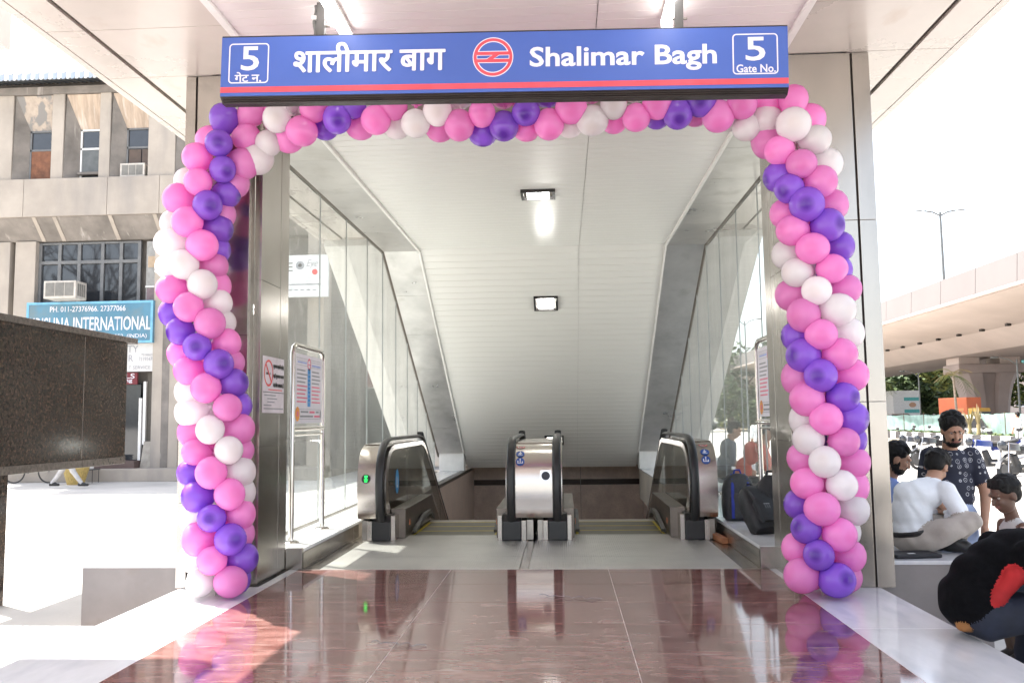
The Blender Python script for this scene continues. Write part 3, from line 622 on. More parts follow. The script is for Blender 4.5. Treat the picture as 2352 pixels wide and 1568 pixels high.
def escalator(label, x0, x1, hl, hr, ol, orr):
    e = empty('escalator', ((x0+x1)/2, 9.0, 0), label=label, cat='escalator', group='pair of escalators going down')
    T = Matrix.Translation((-(x0+x1)/2, -9.0, 0))
    def b(n, mb, m, par=e, **k):
        o = mb.build(n, m, par, **k)
        if par is e: o.location = (-(x0+x1)/2, -9.0, 0)
        return o
    for hx, outer, inner in ((hl, ol, x0), (hr, orr, x1)):
        sg = 1 if inner > hx else -1                         # towards the steps
        # handrail
        rings = []
        n = 12
        P_ = [Vector((0, a, c)) for a, c in HP]; fine = []
        for i in range(len(P_)-1):
            p0 = P_[max(i-1, 0)]; p1 = P_[i]; p2 = P_[i+1]; p3 = P_[min(i+2, len(P_)-1)]
            for k in range(4):
                t = k/4; fine.append(.5*((2*p1)+(p2-p0)*t+(2*p0-5*p1+4*p2-p3)*t*t+(3*p1-p0-3*p2+p3)*t**3) if (p2-p1).length < .3 else p1+(p2-p1)*t)
        fine.append(P_[-1])
        for i, p in enumerate(fine):
            t = (fine[min(i+1, len(fine)-1)]-fine[max(i-1, 0)]).normalized(); nn = Vector((0, -t.z, t.y))
            rings.append([Vector((hx, 0, 0))+p+Vector((1, 0, 0))*.042*math.cos(2*math.pi*q/n)+nn*.020*math.sin(2*math.pi*q/n) for q in range(n)])
        b('handrail', MB().loft(rings), RUBBER, smooth='all')
        # inner steel newel band and glass panels
        band = [(8.80, .22), (8.735, .34), (8.71, .52), (8.735, .70), (8.80, .825), (8.91, .90), (9.02, .935), (9.2, .955), (10.98, .955), (11.2, .92), (11.42, .81), (14.9, .81-3.48*K30)]
        inn = [(8.96, .30), (8.865, .40), (8.845, .53), (8.862, .68), (8.905, .78), (8.985, .85), (9.06, .885), (9.2, .905), (10.96, .905), (11.16, .87), (11.38, .77), (14.87, .77-3.49*K30)]
        v = []; nbn = len(band)
        for xx in sorted((hx-sg*.03, hx+sg*.052)): v += [(xx, *p) for p in band]+[(xx, *p) for p in inn]
        fs = []
        for i in range(nbn-1):
            fs += [(i, i+1, nbn+i+1, nbn+i), (2*nbn+i, 3*nbn+i, 3*nbn+i+1, 2*nbn+i+1), (i, 2*nbn+i, 2*nbn+i+1, i+1), (nbn+i, nbn+i+1, 3*nbn+i+1, 3*nbn+i)]
        b('newel_band', MB().add(v, fs), STEELN, smooth=50)
        gx = hx+sg*.047
        for ga, gb in ((8.86, 9.95), (9.955, 11.1), (11.105, 12.6), (12.605, 14.6)):
            top = [(8.86, .53), (8.862, .66), (8.905, .78), (8.985, .85), (9.06, .885), (9.2, .905), (10.96, .905), (11.16, .87), (11.38, .77), (14.87, .77-3.49*K30)]
            def zt(y):
                for (p, q), (r, s) in zip(top[:-1], top[1:]):
                    if p <= y <= r: return q+(s-q)*(y-p)/(r-p+1e-9)
                return top[0][1] if y < top[0][0] else top[-1][1]
            zbm = lambda y: .30 if y < 10.75 else .30-(y-10.75)*K30
            yy = [ga]+[t[0] for t in top if ga < t[0] < gb]+[gb]
            poly = [(y, zt(y)) for y in yy]+[(gb, zbm(gb))]+([(10.75, .30)] if ga < 10.75 < gb else [])+[(ga, zbm(ga)+(.1 if ga < 8.9 else 0))]
            b('balustrade_glass', MB().prism(poly, 'x', gx-.005, gx+.005), GLASSE)
        # skirt panel and inner deck
        sx0, sx1 = sorted((inner-sg*.012, hx+sg*.058))
        prof = [(8.96, .002), (8.96, .30), (10.75, .30), (14.9, .30-4.15*K30), (14.9, -.12-4.15*K30), (10.75, -.12), (10.6, .002)]
        b('skirt_panel', MB().prism(prof, 'x', sx0, sx1), pm('skirt_dark_steel', (.20, .172, .15), .34, .9, var=.15, scale=4.), bevel=.004)
        bx0, bx1 = sorted((inner+sg*.002, inner+sg*.045))
        b('skirt_brush', MB().prism([(9.28, .045), (9.95, .150), (10.35, .150), (10.6, .06), (10.6, .02), (10.35, .105), (9.97, .105), (9.30, .015)], 'x', bx0, bx1), BRUSH)
        MB().box(0, .004, 0, .035, 0, .055).build('sticker', pm('orange_sticker', (.9, .25, .08), .5), e).location = (inner+sg*.0-(.004 if sg < 0 else -.0)-(x0+x1)/2, 9.12-9., .12)
        # outer housing
        o0, o1 = sorted((outer, hx-sg*.046))
        if outer == -.306: o0, o1 = -.494, -.126              # one panel spans both inner newels
        if outer != -.300: b('newel_housing', MB().prism(HOS, 'x', o0, o1), STEELN, smooth=40)
        # base: inlet boot and stanchions
        b('inlet_boot', MB().prism([(8.735, .002), (8.735, .19), (8.79, .26), (8.99, .26), (8.99, .002)], 'x', hx-.095, hx+.095), RUBBER, bevel=.012)
        b('base_post', MB().box(hx+sg*.098, hx+sg*.14, 8.745, 9.0, .002, .25), STEEL, bevel=.003)
        b('base_post', MB().box(*sorted((hx-sg*.098, hx-sg*.145)), 8.745, 8.98, .002, .20), STEEL, bevel=.003)
        b('base_plinth', MB().box(*sorted((hx-sg*.15, outer+sg*.02)), 8.80, 11.5, .002, .20), STEELD)
    # steps
    b('comb_plate', MB().box(x0-.02, x1+.02, 9.142, 9.205, -.01, .003), pm('comb_aluminium', (.42, .41, .36), .4, .8))
    stm = MB().box(x0+.006, x1-.006, 0, .396, -.24, 0)
    for k in range(12):
        y = 9.21+k*.40; z = -.006 if k < 3 else -.006-.03 if k == 3 else -.036-(k-3)*.4*K30
        stp = b('step', MB().box(x0+.006, x1-.006, y, y+.396, z-.30, z), STEPM)
        dm = MB().box(x0+.007, x0+.035, y, y+.396, z+.001, z+.002).box(x1-.035, x1-.007, y, y+.396, z+.001, z+.002).box(x0+.036, x1-.036, y+.362, y+.390, z+.001, z+.002)
        for q in range(18):
            xx = x0+.05+(x1-x0-.1)*q/17; 
        o = dm.build('demarcation', YEL, stp)
    return e
eL = escalator('escalator nearest the office building with a green indicator on its steel newel', -1.64, -.72, -1.86, -.54, -2.09, -.306)
eR = escalator('escalator nearest the flyover road with blue pictograms on its steel newel', .10, 1.05, -.08, 1.275, -.300, 1.50)
PB = pm('pictogram_blue', (.02, .085, .36), .4); PW = pm('pictogram_white', (.8, .8, .8), .4); PR = pm('pictogram_red', (.75, .05, .05), .4)
LEDG = pm('led_green', (.02, 1., .12), .4, emit=.7)
def sticker(par, name, x, z, mk, ox):
    y, a = hous_y(z); o = mk(); o.name = name; o.parent = par; o.location = (x-ox, y-9.0-.014, z); o.rotation_euler = (-a, 0, 0); return o
oxL, oxR = (-1.64-.72)/2, (.10+1.05)/2
def led():
    o = MB().add([(.045*math.cos(i*.2618), 0, .045*math.sin(i*.2618)) for i in range(24)], [tuple(range(24))]).build('x', BLACKP)
    m = MB(); rect(m, -.016, .016, .016, .03, -.002); rect(m, -.008, .008, -.004, .010, -.002); rect(m, -.02, .02, -.012, -.006, -.002); rect(m, -.014, .014, -.032, -.022, -.002); m.build('led_arrow', LEDG, o); return o
sticker(eL, 'direction_indicator', -2.0, .63, led, oxL)
def picto(kind):
    def f():
        m = MB()
        if kind == 0: disc(24, .042, mb=m, mi=1); disc(24, .043, mb=m, y=-.001, mi=2, r2=.034); m.add([(-.032, -.001, .024), (-.024, -.001, .032), (.032, -.001, -.024), (.024, -.001, -.032)], [(0, 1, 2, 3)], 2); rect(m, -.018, .018, -.008, .010, -.0006, 3)
        else:
            disc(24, .043, mb=m, mi=0); rect(m, -.004, .004, -.012, .022, -.001, 1); disc(10, .007, (0, .028), -.001, 1, m)
            rect(m, -.024, .024, -.020, -.013, -.001, 1)
            if kind == 2: rect(m, -.028, -.018, -.020, .012, -.001, 1); rect(m, .018, .028, -.020, .004, -.001, 1)
            else: m.add([(-.02, -.001, -.006), (-.014, -.001, .012), (.018, -.001, .012), (.012, -.001, -.002)], [(0, 1, 2, 3)], 1)
        return m.build('x', [PB, PW, PR, BLACKP])
    return f
for i, z in enumerate((.925, .86, .785)):
    sticker(eL, 'pictogram', -.445, z, picto(i), oxL); sticker(eR, 'pictogram', 1.40, z, picto(i), oxR)
def spk():
    m = MB(); rect(m, -.055, .055, -.055, .055, 0, 0); disc(24, .043, mb=m, y=-.001, mi=1); return m.build('x', [STEELP, pm('speaker_grille', (.02, .022, .04), .4)])
sticker(eR, 'key_switch_plate', -.19, .645, spk, oxR)
m_ = MB(); disc(24, 1., mb=m_, mi=0); rect(m_, -.35, -.1, -.3, .4, -.02, 1); rect(m_, -.35, .4, -.5, -.3, -.02, 1); rect(m_, .2, .4, -.5, .2, -.02, 1)
o = m_.build('oval_sticker', [pm('sticker_blue', (.03, .30, .62), .4), PW], eL); o.rotation_euler = (0, 0, rad(90)); o.location = (-1.86+.056-oxL, 9.30-9., .56); o.scale = (.10, .05, .13)

# ================================================================ INFORMATION STANDS, NOTICE
POST = pm('poster_paper', (.74, .70, .76), .4, var=.03); PINKT = pm('print_pink', (.78, .16, .26), .5); GRYT = pm('print_grey', (.30, .30, .32), .5); BLUT = pm('print_blue', (.09, .36, .78), .5); LBLT = pm('print_pale_blue', (.36, .44, .80), .5)
ORNG = pm('print_orange', (.85, .32, .03), .5)
def poster(w, h, side):
    """instruction poster in local XZ, facing -Y"""
    m = MB(); rect(m, -w/2, w/2, -h/2, h/2, 0, 0)
    def R(a, b, c, d, mi): rect(m, -w/2+a*w, -w/2+b*w, h/2-d*h, h/2-c*h, -.0015, mi)
    R(.04, .96, .02, .026, 4); R(.06, .44, .055, .06, 4); R(.56, .96, .055, .06, 4); R(.08, .42, .075, .10, 2); R(.60, .94, .095, .125, 2)
    R(.04, .44, .13, .135, 4); R(.56, .96, .14, .145, 4)
    disc(18, .045*w*1.5, (0, h/2-.10*h), -.0015, 3, m, r2=.045*w); R(.45, .55, .095, .11, 3)
    R(.445, .555, .17, .78, 1)
    for i in range(9):
        c = 3 if i > 3 else 4
        R(.06, .36+.07*((i*5) % 3)/2, .20+i*.062, .222+i*.062, c); R(.60, .88+.08*((i*7) % 3)/3, .20+i*.062, .222+i*.062, c)
        R(.47, .53, .19+i*.064, .205+i*.064, 0)
    R(.03, .97, .82, .826, 4); R(.03, .97, .975, .981, 4)
    disc(18, .055*w*1.4, (-w/2+.09*w, h/2-.90*h), -.0015, 5, m); rect(m, -w/2+.06*w, -w/2+.12*w, h/2-.94*h, h/2-.86*h, -.003, 3)
    R(.20, .48, .85, .88, 4); R(.52, .72, .85, .885, 3); R(.76, .88, .85, .88, 4); R(.18, .66, .92, .95, 4); R(.70, .92, .92, .95, 3); R(.93, .96, .84, .96, 6)
    return m.mesh('poster', [POST, BLUT, LBLT, PINKT, GRYT, ORNG, BLACKP])
def info_stand(label, x, y0, y1, z0, rz):
    W = y1-y0; e = empty('information_stand', (x, (y0+y1)/2, z0), rz, label, 'information stand', 'steel poster stands inside the glass')
    tp = 1.73; r = .024
    for sx_ in (-1, 1):
        lg_ = MB().tube([(sx_*W/2, 0, .01), (sx_*W/2, 0, tp-.09), (sx_*(W/2-.026), 0, tp-.026), (sx_*(W/2-.09), 0, tp)], r, 12).build('upright', STEELP, e, smooth=True)
        MB().cyl((sx_*W/2, 0, .0), (sx_*W/2, 0, .012), .075, .06, 20).build('foot_plate', STEELP, lg_, smooth=True)
    MB().tube([(-W/2+.085, 0, tp), (W/2-.085, 0, tp)], r, 12).build('top_rail', STEELP, e, smooth=True)
    MB().tube([(-W/2, 0, .98), (W/2, 0, .98)], r, 12).build('cross_rail', STEELP, e, smooth=True)
    MB().tube([(-W/2, 0, .925), (W/2, 0, .925)], .010, 8).build('cross_rail', STEELP, e, smooth=True)
    hb = MB().box(-W/2+.035, W/2-.035, .0, .006, 1.03, 1.66).build('board', POST, e)
    o = inst('poster', poster(W-.12, .58, 0), hb, (0, -.003, 1.345))
    return e
info_stand('steel poster stand on the ledge beside the no-smoking notice', -2.39, 7.50, 8.47, .166, rad(90))
info_stand('steel poster stand on the ledge beside the backpacks', 1.83, 7.28, 8.25, .176, rad(-90))
# no smoking notice on the left jamb, facing +X
ns = empty('no_smoking_notice', (-2.304, 6.74, 1.50), rad(90), 'white no-smoking notice with red circle fixed on the steel jamb', 'notice')
nw, nh = .50, .44
MB().box(-nw/2, nw/2, -.004, 0, -nh/2, nh/2).build('notice_panel', pm('notice_white', (.70, .64, .68), .45), ns)
m_ = MB(); disc(32, .105, (-nw/2+.125, .09), -.0055, 0, m_, r2=.088)
m_.add([(-nw/2+.125-.075, -.0058, .155), (-nw/2+.125-.060, -.0058, .168), (-nw/2+.125+.075, -.0058, .025), (-nw/2+.125+.06, -.0058, .012)], [(0, 1, 2, 3)], 0)
rect(m_, -nw/2+.07, -nw/2+.135, .078, .095, -.005, 1); rect(m_, -nw/2+.15, -nw/2+.175, .078, .095, -.005, 2); rect(m_, -nw/2, nw/2, -.062, -.056, -.0055, 1)
for i, (a, b) in enumerate(((.03, .30), (.10, .33), (.10, .27), (.02, .20), (.02, .48))): rect(m_, -nw/2+a, -nw/2+b, -.088-i*.026, -.078-i*.026, -.0055, 2)
rect(m_, -nw/2+.12, nw/2-.05, -.042, -.034, -.0055, 0)
m_.build('pictogram', [PR, BLACKP, GRYT], ns)
for body, z, wd in (('\u0927\u0942\u092e\u0930\u092a\u093e\u0928 \u0935\u0930\u094d\u091c\u093f\u0924 \u0915\u094d\u0937\u0947\u0924\u094d\u0930', .150, .25), ('\u092f\u0939\u093e\u0901 \u0927\u0942\u092e\u0930\u092a\u093e\u0928 \u0915\u0930\u0928\u093e', .072, .25), ('\u0926\u0902\u0921\u0928\u0940\u092f \u0905\u092a\u0930\u093e\u0927 \u0939\u0948', .002, .25)):
    letter(body, wd, .045, BLACKP, ns, (nw/2-.145, -.005, z), 0., multi=.0012)
# ================================================================ OFFICE BUILDING ACROSS THE PLAZA
def X25(px, py=700): return at(px, py, 25).x
def Z25(py, px=200): return at(px, py, 25).z
office = empty('office_building', (-14.2, 25., -.45), label='weathered concrete office building with fins and a blue signboard', cat='building')
def ob(n, mb, m, par=None, **k):
    o = mb.build(n, m, par or office, **k)
    if par is None: o.location = (14.2, -25., .45)
    return o
bx0, bx1 = -19.0, -7.1
zb = dict(awn=11.95, fin=11.55, bt=8.74, bb=7.56, wt=6.88, wb=4.95, sb=3.62)
WIN = pm('grey_window_frame', (.17, .17, .17), .5); WOOD = pm('brown_board', (.24, .095, .045), .6, var=.25, scale=5.); BLIND = pm('pale_blind', (.5, .46, .42), .8)
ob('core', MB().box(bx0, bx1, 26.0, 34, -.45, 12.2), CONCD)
ob('upper_storey', MB().box(-19, -13.2, 27.0, 34, 12.2, 13.1), CONCL)
ob('upper_storey', MB().box(-13.2, -9, 28.5, 34, 12.2, 15.0), CONCL)
# awning of corrugated sheet with scalloped edge
aw = MB(); n = 46; xa, xb_ = -19.0, -12.6; rw = [[], []]
for i in range(n*6+1):
    x = xa+(xb_-xa)*i/(n*6); z = .035*math.cos(2*math.pi*i/6)
    rw[0].append((x, 24.35, zb['awn']-.16+z)); rw[1].append((x, 26.4, zb['awn']+.35+z))
aw.loft(rw, closed=False)
AWM = pm('striped_awning_sheet', (.60, .60, .58), .5)
nt = AWM.node_tree; g_ = nd(nt, 'ShaderNodeNewGeometry'); s_ = nd(nt, 'ShaderNodeSeparateXYZ'); q_ = nd(nt, 'ShaderNodeMath', operation='PINGPONG'); q_.inputs[1].default_value = .139
r_ = nd(nt, 'ShaderNodeValToRGB'); r_.color_ramp.interpolation = 'CONSTANT'; r_.color_ramp.elements[0].color = (.62, .62, .60, 1); r_.color_ramp.elements[1].position = .5; r_.color_ramp.elements[1].color = (.33, .38, .46, 1)
mm_ = nd(nt, 'ShaderNodeMath', operation='DIVIDE'); mm_.inputs[1].default_value = .139
nt.links.new(g_.outputs['Position'], s_.inputs[0]); nt.links.new(s_.outputs['X'], q_.inputs[0]); nt.links.new(q_.outputs[0], mm_.inputs[0]); nt.links.new(mm_.outputs[0], r_.inputs[0]); nt.links.new(r_.outputs[0], nt.nodes['Principled BSDF'].inputs['Base Color'])
awo = ob('awning', aw, AWM)
sc_ = MB()
for i in range(n):
    x = xa+(xb_-xa)*(i+.5)/n; hw = (xb_-xa)/n/2
    sc_.add([(x-hw, 24.34, zb['awn']-.15), (x+hw, 24.34, zb['awn']-.15)]+[(x+hw*math.cos(a), 24.34, zb['awn']-.27-.075*math.sin(a)) for a in (0, .5, 1.05, 1.57, 2.1, 2.64, 3.14)], [tuple(range(9))])
s2 = sc_.build('awning_valance', AWM, awo); s2['kind'] = 'stuff'
ob('cornice', MB().box(bx0, bx1, 25.0, 26.1, 11.42, 11.66), CONCD)
# fins and splayed window bays of the upper floor
fins = [(-17.6, -16.87), (-15.62, -15.24), (-14.1, -13.76), (-12.55, -11.7), (-10.4, -10.1), (-9.0, -8.7), (-7.5, -7.1)]
for a, b in fins: ob('fin', MB().box(a, b, 25.02, 26.0, 8.74, 11.42), CONC, bevel=.02)
for k, ((_, a), (b, _)) in enumerate(zip(fins[:-1], fins[1:])):
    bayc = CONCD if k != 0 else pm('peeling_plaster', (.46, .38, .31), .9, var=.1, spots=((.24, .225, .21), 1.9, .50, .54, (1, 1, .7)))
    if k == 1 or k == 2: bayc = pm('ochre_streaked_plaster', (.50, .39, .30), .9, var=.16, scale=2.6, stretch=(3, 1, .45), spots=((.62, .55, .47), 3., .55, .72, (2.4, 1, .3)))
    zt_, zm_ = 11.40, 10.38
    xl = a+.36
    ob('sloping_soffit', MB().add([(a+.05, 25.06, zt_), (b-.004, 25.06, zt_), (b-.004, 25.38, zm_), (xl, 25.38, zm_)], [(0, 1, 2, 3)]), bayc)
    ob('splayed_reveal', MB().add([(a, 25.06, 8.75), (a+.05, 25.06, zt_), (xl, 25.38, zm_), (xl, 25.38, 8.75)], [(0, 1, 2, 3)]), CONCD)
    w_ = ob('window', MB().box(xl, b, 25.40, 25.46, 8.75, zm_+.02), BGLASS)
    f_ = MB(); zmid = 9.76
    for q in ((xl, xl+.05, 8.76, zm_), (b-.05, b, 8.76, zm_), (xl, b, zm_-.05, zm_), (xl, b, zmid-.03, zmid+.03)): f_.box(q[0], q[1], 25.36, 25.41, q[2], q[3])
    f_.build('frame', [WIN, WHITEP][k % 2 == 1], w_)
    if k == 0: MB().box(xl+.05, b-.22, 25.375, 25.395, 8.76, 9.74).build('board', WOOD, w_)
    if k == 1: MB().box(xl+.06, b-.14, 25.37, 25.395, 9.0, 9.72).build('casement', pm('sooty_pane', (.13, .135, .13), .2), w_); MB().box(xl-.02, b, 25.25, 25.40, 8.92, 9.0).build('sill', CONCD, w_)
    if k == 2:
        for q in (0, 1): MB().box(xl+.08+q*.42, xl+.46+q*.42, 25.365, 25.395, 8.98, 9.70).build('shutter', pm('brown_shutter', (.11, .075, .055), .5), w_)
def ac_unit(label, x, y, z, wd, hd, dp, grp):
    e = empty('air_conditioner', (x, y, z), label=label, cat='air conditioner', group=grp)
    MB().box(-wd/2, wd/2, 0, dp, 0, hd).build('casing', pm('beige_casing', (.55, .50, .44), .5), e, bevel=.02)
    for i in range(3): MB().box(-wd/2+.05+i*(wd-.1)/3+.012, -wd/2+.05+(i+1)*(wd-.1)/3-.012, -.008, .004, .07, hd-.06).build('grille', pm('grille_grey', (.20, .19, .17), .6), e)
    for i in range(4): MB().box(wd/2-.004, wd/2+.008, .10+i*dp/5.5, .10+(i+.7)*dp/5.5, .08, hd-.08).build('vent', pm('grille_grey', (.2, .19, .17), .6), e)
ac_unit('beige window air conditioner under the brown shutters of the upper floor', -13.07, 25.1, 8.75, .78, .44, .6, 'window air conditioners on the office building')
ac_unit('beige window air conditioner in the wide dark office window', X25(160), 24.45, Z25(690), .98, .53, .6, 'window air conditioners on the office building')
# band of panels under the fins
xj = [bx0, -16.4, -13.76, -12.13, -9.8, -8.4, bx1]
for a, b in zip(xj[:-1], xj[1:]): ob('band_panel', MB().box(a+.006, b-.006, 24.95, 25.1, zb['bb'], 8.735), CONC, bevel=.008)
ob('band_core', MB().box(bx0, bx1, 25.09, 26.1, zb['bb']+.03, 8.70), CONCD)
ob('sloping_cove', MB().prism([(25.02, 7.555), (25.62, 6.93), (26.2, 6.93), (26.2, 7.555)], 'x', bx0, bx1), CONCD)
for k, xx in enumerate((-16.15, -15.5, -13.75, -12.35)): ob('cove_rib', MB().prism([(25.0, 7.55), (25.60, 6.92), (25.60, 7.2), (25.1, 7.55)], 'x', xx, xx+.12), CONC)
# piers and windows of the middle floor
for a, b in ((-18.0, -17.15), (-16.98, -16.32), (-12.33, -11.5), (-10.2, -9.3), (-7.6, bx1)):
    ob('pier', MB().box(a, b, 25.2 if a > -12.4 else 25.55, 26.05, -.45, 6.925), CONC, bevel=.015)
    if a == -12.33: ob('pier_groove', MB().box(-12.02, -11.80, 25.188, 25.21, -.3, 6.9), CONCD)
wx = [X25(58, 620), X25(104, 620), X25(150, 620), X25(205, 620), X25(249, 620), X25(292, 620)]
win = ob('wide_window', MB().box(wx[0], wx[-1], 25.80, 25.86, zb['wb']-.1, 6.93), BGLASS)
zt_, zl_, zr_ = 6.90, 4.95, 6.27
for i in range(5):
    for z0, z1 in ((zl_, zr_-.05), (zr_+.05, zt_-.02)):
        MB().box(wx[i]+.06, wx[i+1]-.06, 25.775, 25.79, z0+.06, z1-.04).build('pane', BGLASS, win)
fr = MB()
for x in wx: fr.box(x-.05, x+.05, 25.72, 25.80, zl_, zt_)
fr.box(wx[0], wx[-1], 25.722, 25.80, zt_-.06, zt_).box(wx[0], wx[-1], 25.722, 25.80, zr_-.05, zr_+.05).box(wx[0], wx[-1], 25.722, 25.80, zl_-.02, zl_+.06)
fr.build('frame', WIN, win)
nw_ = ob('side_window', MB().box(X25(308), X25(355), 25.70, 25.76, zb['wb'], 6.87), pm('pale_blind_glass', (.34, .33, .31), .25))
MB().box(X25(312), X25(345), 25.685, 25.70, 6.05, 6.4).build('paper', pm('buff_paper', (.5, .38, .27), .8), nw_)
MB().box(X25(308), X25(355), 25.66, 25.70, 5.42, 5.47).build('transom', WHITEP, nw_)
MB().box(X25(311), X25(354), 25.68, 25.70, 4.96, 5.40).build('lower_pane', pm('mauve_pane', (.24, .17, .18), .25), nw_)
ob('spandrel', MB().box(-16.4, -12.3, 25.85, 26.05, 2.2, 4.95), CONCD)
# blue signboard
sb = empty('signboard', (X25(203), 25.08, 3.65), label='blue signboard with white lettering of an exporter below the wide office window', cat='signboard')
SBL = pm('weathered_sign_blue', (.085, .22, .31), .6, var=.1, scale=1.5, spots=((.16, .20, .20), 1.6, .5, .8)); SBF = pm('pale_blue_frame', (.17, .42, .60), .6)
wS = X25(349)-X25(58); hS = 1.28
MB().box(-wS/2, wS/2, 0, .12, 0, hS).build('panel', SBL, sb)
f_ = MB()
for q in ((-wS/2, wS/2, 0, .07), (-wS/2, wS/2, hS-.07, hS), (-wS/2, -wS/2+.07, .07, hS-.07), (wS/2-.07, wS/2, .07, hS-.07)): f_.box(q[0], q[1], -.012, .0, q[2], q[3])
f_.build('frame', SBF, sb)
LW = pm('sign_paint_white', (.70, .69, .74), .6)
letter('PH. 011-27376966. 27377066', 2.36, .17, LW, sb, (-.08+.02, -.006, 1.06), .01)
letter('KRISHNA INTERNATIONAL', 3.78, .42, LW, sb, (.02, -.006, .60), .012)
letter('-110052, (INDIA)', 1.35, .15, LW, sb, (wS/2-.85, -.006, .20), .006)['kind'] = 'stuff'
# shop signs and shopfront beneath it
sw_ = empty('shop_sign', (X25(300), 25.25, 2.80), label='faded white sign with phone numbers under the blue signboard', cat='signboard')
MB().box(-.9, .62, 0, .08, 0, .86).build('panel', CONCL, sw_)
letter('TY', .34, .2, GRYT, sw_, (-.02, -.005, .68), 0); letter('R', .14, .2, GRYT, sw_, (-.07, -.005, .40), 0); letter('7210663', .34, .07, GRYT, sw_, (.42, -.005, .50), 0); letter('7119147', .42, .12, GRYT, sw_, (.38, -.005, .37), 0); letter('T SERVICE', .68, .1, GRYT, sw_, (.2, -.005, .12), 0)
rs_ = empty('shop_sign', (X25(292), 25.35, 2.42), label='small dark red shop sign beside the shop door', cat='signboard')
MB().box(-.8, .20, 0, .06, 0, .36).build('panel', pm('dark_red_sign', (.16, .012, .02), .5), rs_)
letter('LS', .28, .15, LW, rs_, (-.02, -.005, .25), .01); letter('ng', .22, .11, LW, rs_, (-.06, -.005, .09), .01)
ob('shop_window', MB().box(-16.3, X25(310), 25.5, 25.56, .15, 2.45), BGLASS)
ob('door_post', MB().box(X25(310), X25(316), 25.40, 25.50, -.02, 2.0), WHITEP); ob('door_post', MB().box(X25(319), X25(325), 25.42, 25.50, .6, 2.5), WHITEP)
ob('shutter_recess', MB().box(X25(325), X25(345), 25.5, 25.6, 0, 2.8), pm('rolled_shutter', (.10, .085, .07), .6, stretch=(1, 1, 30), scale=3.))
ob('leaning_slab', MB().add([(X25(320), 25.28, -.08), (X25(343), 25.28, -.08), (X25(343), 25.4, .70), (X25(324), 25.4, .70), (X25(320), 25.32, -.08), (X25(343), 25.32, -.08), (X25(343), 25.44, .70), (X25(324), 25.44, .70)], [(0, 1, 2, 3), (7, 6, 5, 4), (0, 4, 5, 1), (1, 5, 6, 2), (2, 6, 7, 3), (3, 7, 4, 0)]), pm('beige_slab', (.40, .36, .31), .7))
ob('plinth', MB().box(bx0, bx1, 24.7, 26.0, -.45, -.08), CONC, bevel=.02)
ob('shop_step', MB().box(-16.3, X25(318), 25.0, 25.6, -.078, .14), pm('brown_step', (.13, .085, .075), .5))
# second block, seen through the glass side wall, with an optician's hoarding
blk = empty('shop_building', (-3.5, 31, -.45), label='pale plastered shop building seen through the glass side wall', cat='building')
def sbk(n, mb, m, par=None, **k):
    o = mb.build(n, m, par or blk, **k)
    if par is None: o.location = (3.5, -31, .45)
    return o
sbk('wall', MB().box(-12.5, 1.5, 31, 40, -.45, 9.5), CONCL)
for xx in (-10.8, -8.2, -5.9, -3.6, -1.3): sbk('pilaster', MB().box(xx, xx+.5, 30.8, 31.0, -.45, 9.5), CONC)
for k, xx in enumerate((-10.2, -7.6, -5.3, -3.0, -.7)):
    sbk('shopfront', MB().box(xx, xx+1.6, 30.9, 30.99, -.4, 2.4), BGLASS if k % 2 else pm('rolled_shutter', (.10, .085, .07), .6)); sbk('fascia', MB().box(xx-.05, xx+1.65, 30.7, 30.99, 2.45, 3.2), [CONCL, pm('maroon_fascia', (.22, .06, .06), .5), CONCD][k % 3])
    w_ = sbk('window', MB().box(xx+.1, xx+1.5, 30.93, 30.99, 4.3, 6.2), BGLASS); MB().box(xx+.05, xx+1.55, 30.90, 30.94, 5.4, 5.5).build('transom', WIN, w_)
ey = empty('hoarding', (at(704, 680, 24.4).x, 24.4, at(704, 681, 24.4).z), label='white hoarding with an eye drawing above the shops behind the glass', cat='hoarding')
MB().box(-1.0, .62, 0, .15, 0, 1.22).build('panel', pm('hoarding_white', (.80, .80, .80), .5), ey)
m_ = MB(); disc(24, .13, (-.20, .92), -.004, 0, m_); disc(20, .055, (-.20, .92), -.006, 1, m_); disc(20, .085, (.24, .72), -.004, 2, m_); rect(m_, -.95, .42, .34, .375, -.004, 0)
for i in range(7): rect(m_, -.9+i*.18, -.79+i*.18, .18, .215, -.004, 0)
for i in range(3): rect(m_, -.65, -.42, .75+i*.11, .785+i*.11, -.004, 1)
m_.build('print', [GRYT, BLACKP, PR], ey)

letter('Eye', .34, .26, GRYT, ey, (.16, -.004, .95), 0, shear=.4)
for xx in (-.8, .45): MB().box(xx-.04, xx+.04, .15, .62, .5, .58).build('bracket', ROD, ey)

# ================================================================ BLACK GRANITE MONOLITH
mono = empty('granite_monolith', (-5.3, 7.6, -.45), label='long black granite clad slab raised on posts beside the plaza', cat='monument wall')
def mo(n, mb, m, **k):
    o = mb.build(n, m, mono, **k); o.location = (5.3, -7.6, .45); return o
ks_ = 5.2/6.8                                                # face plane at X = -5.2
def mz(z): return H+(z-H)*ks_
yj = [v*ks_ for v in (7.4, 9.6, 11.88, 13.08)]; z0_, z1_, z2_ = mz(.72), mz(.61), mz(2.47)
GBG = pm('grey_brown_granite', (.075, .058, .05), .2, var=.3, scale=30.)
for a, b in zip(yj[:-1], yj[1:]):
    mo('granite_panel', MB().box(-5.40, -5.2, a+.003, b-.003, z0_, z2_), BLACKG, bevel=.003); mo('base_strip', MB().box(-5.41, -5.19, a+.003, b-.003, z1_, z0_-.003), GBG, bevel=.003)
mo('joint_filler', MB().box(-5.39, -5.203, yj[0]+.02, yj[-1]-.05, z0_+.01, z2_-.01), GROUT)
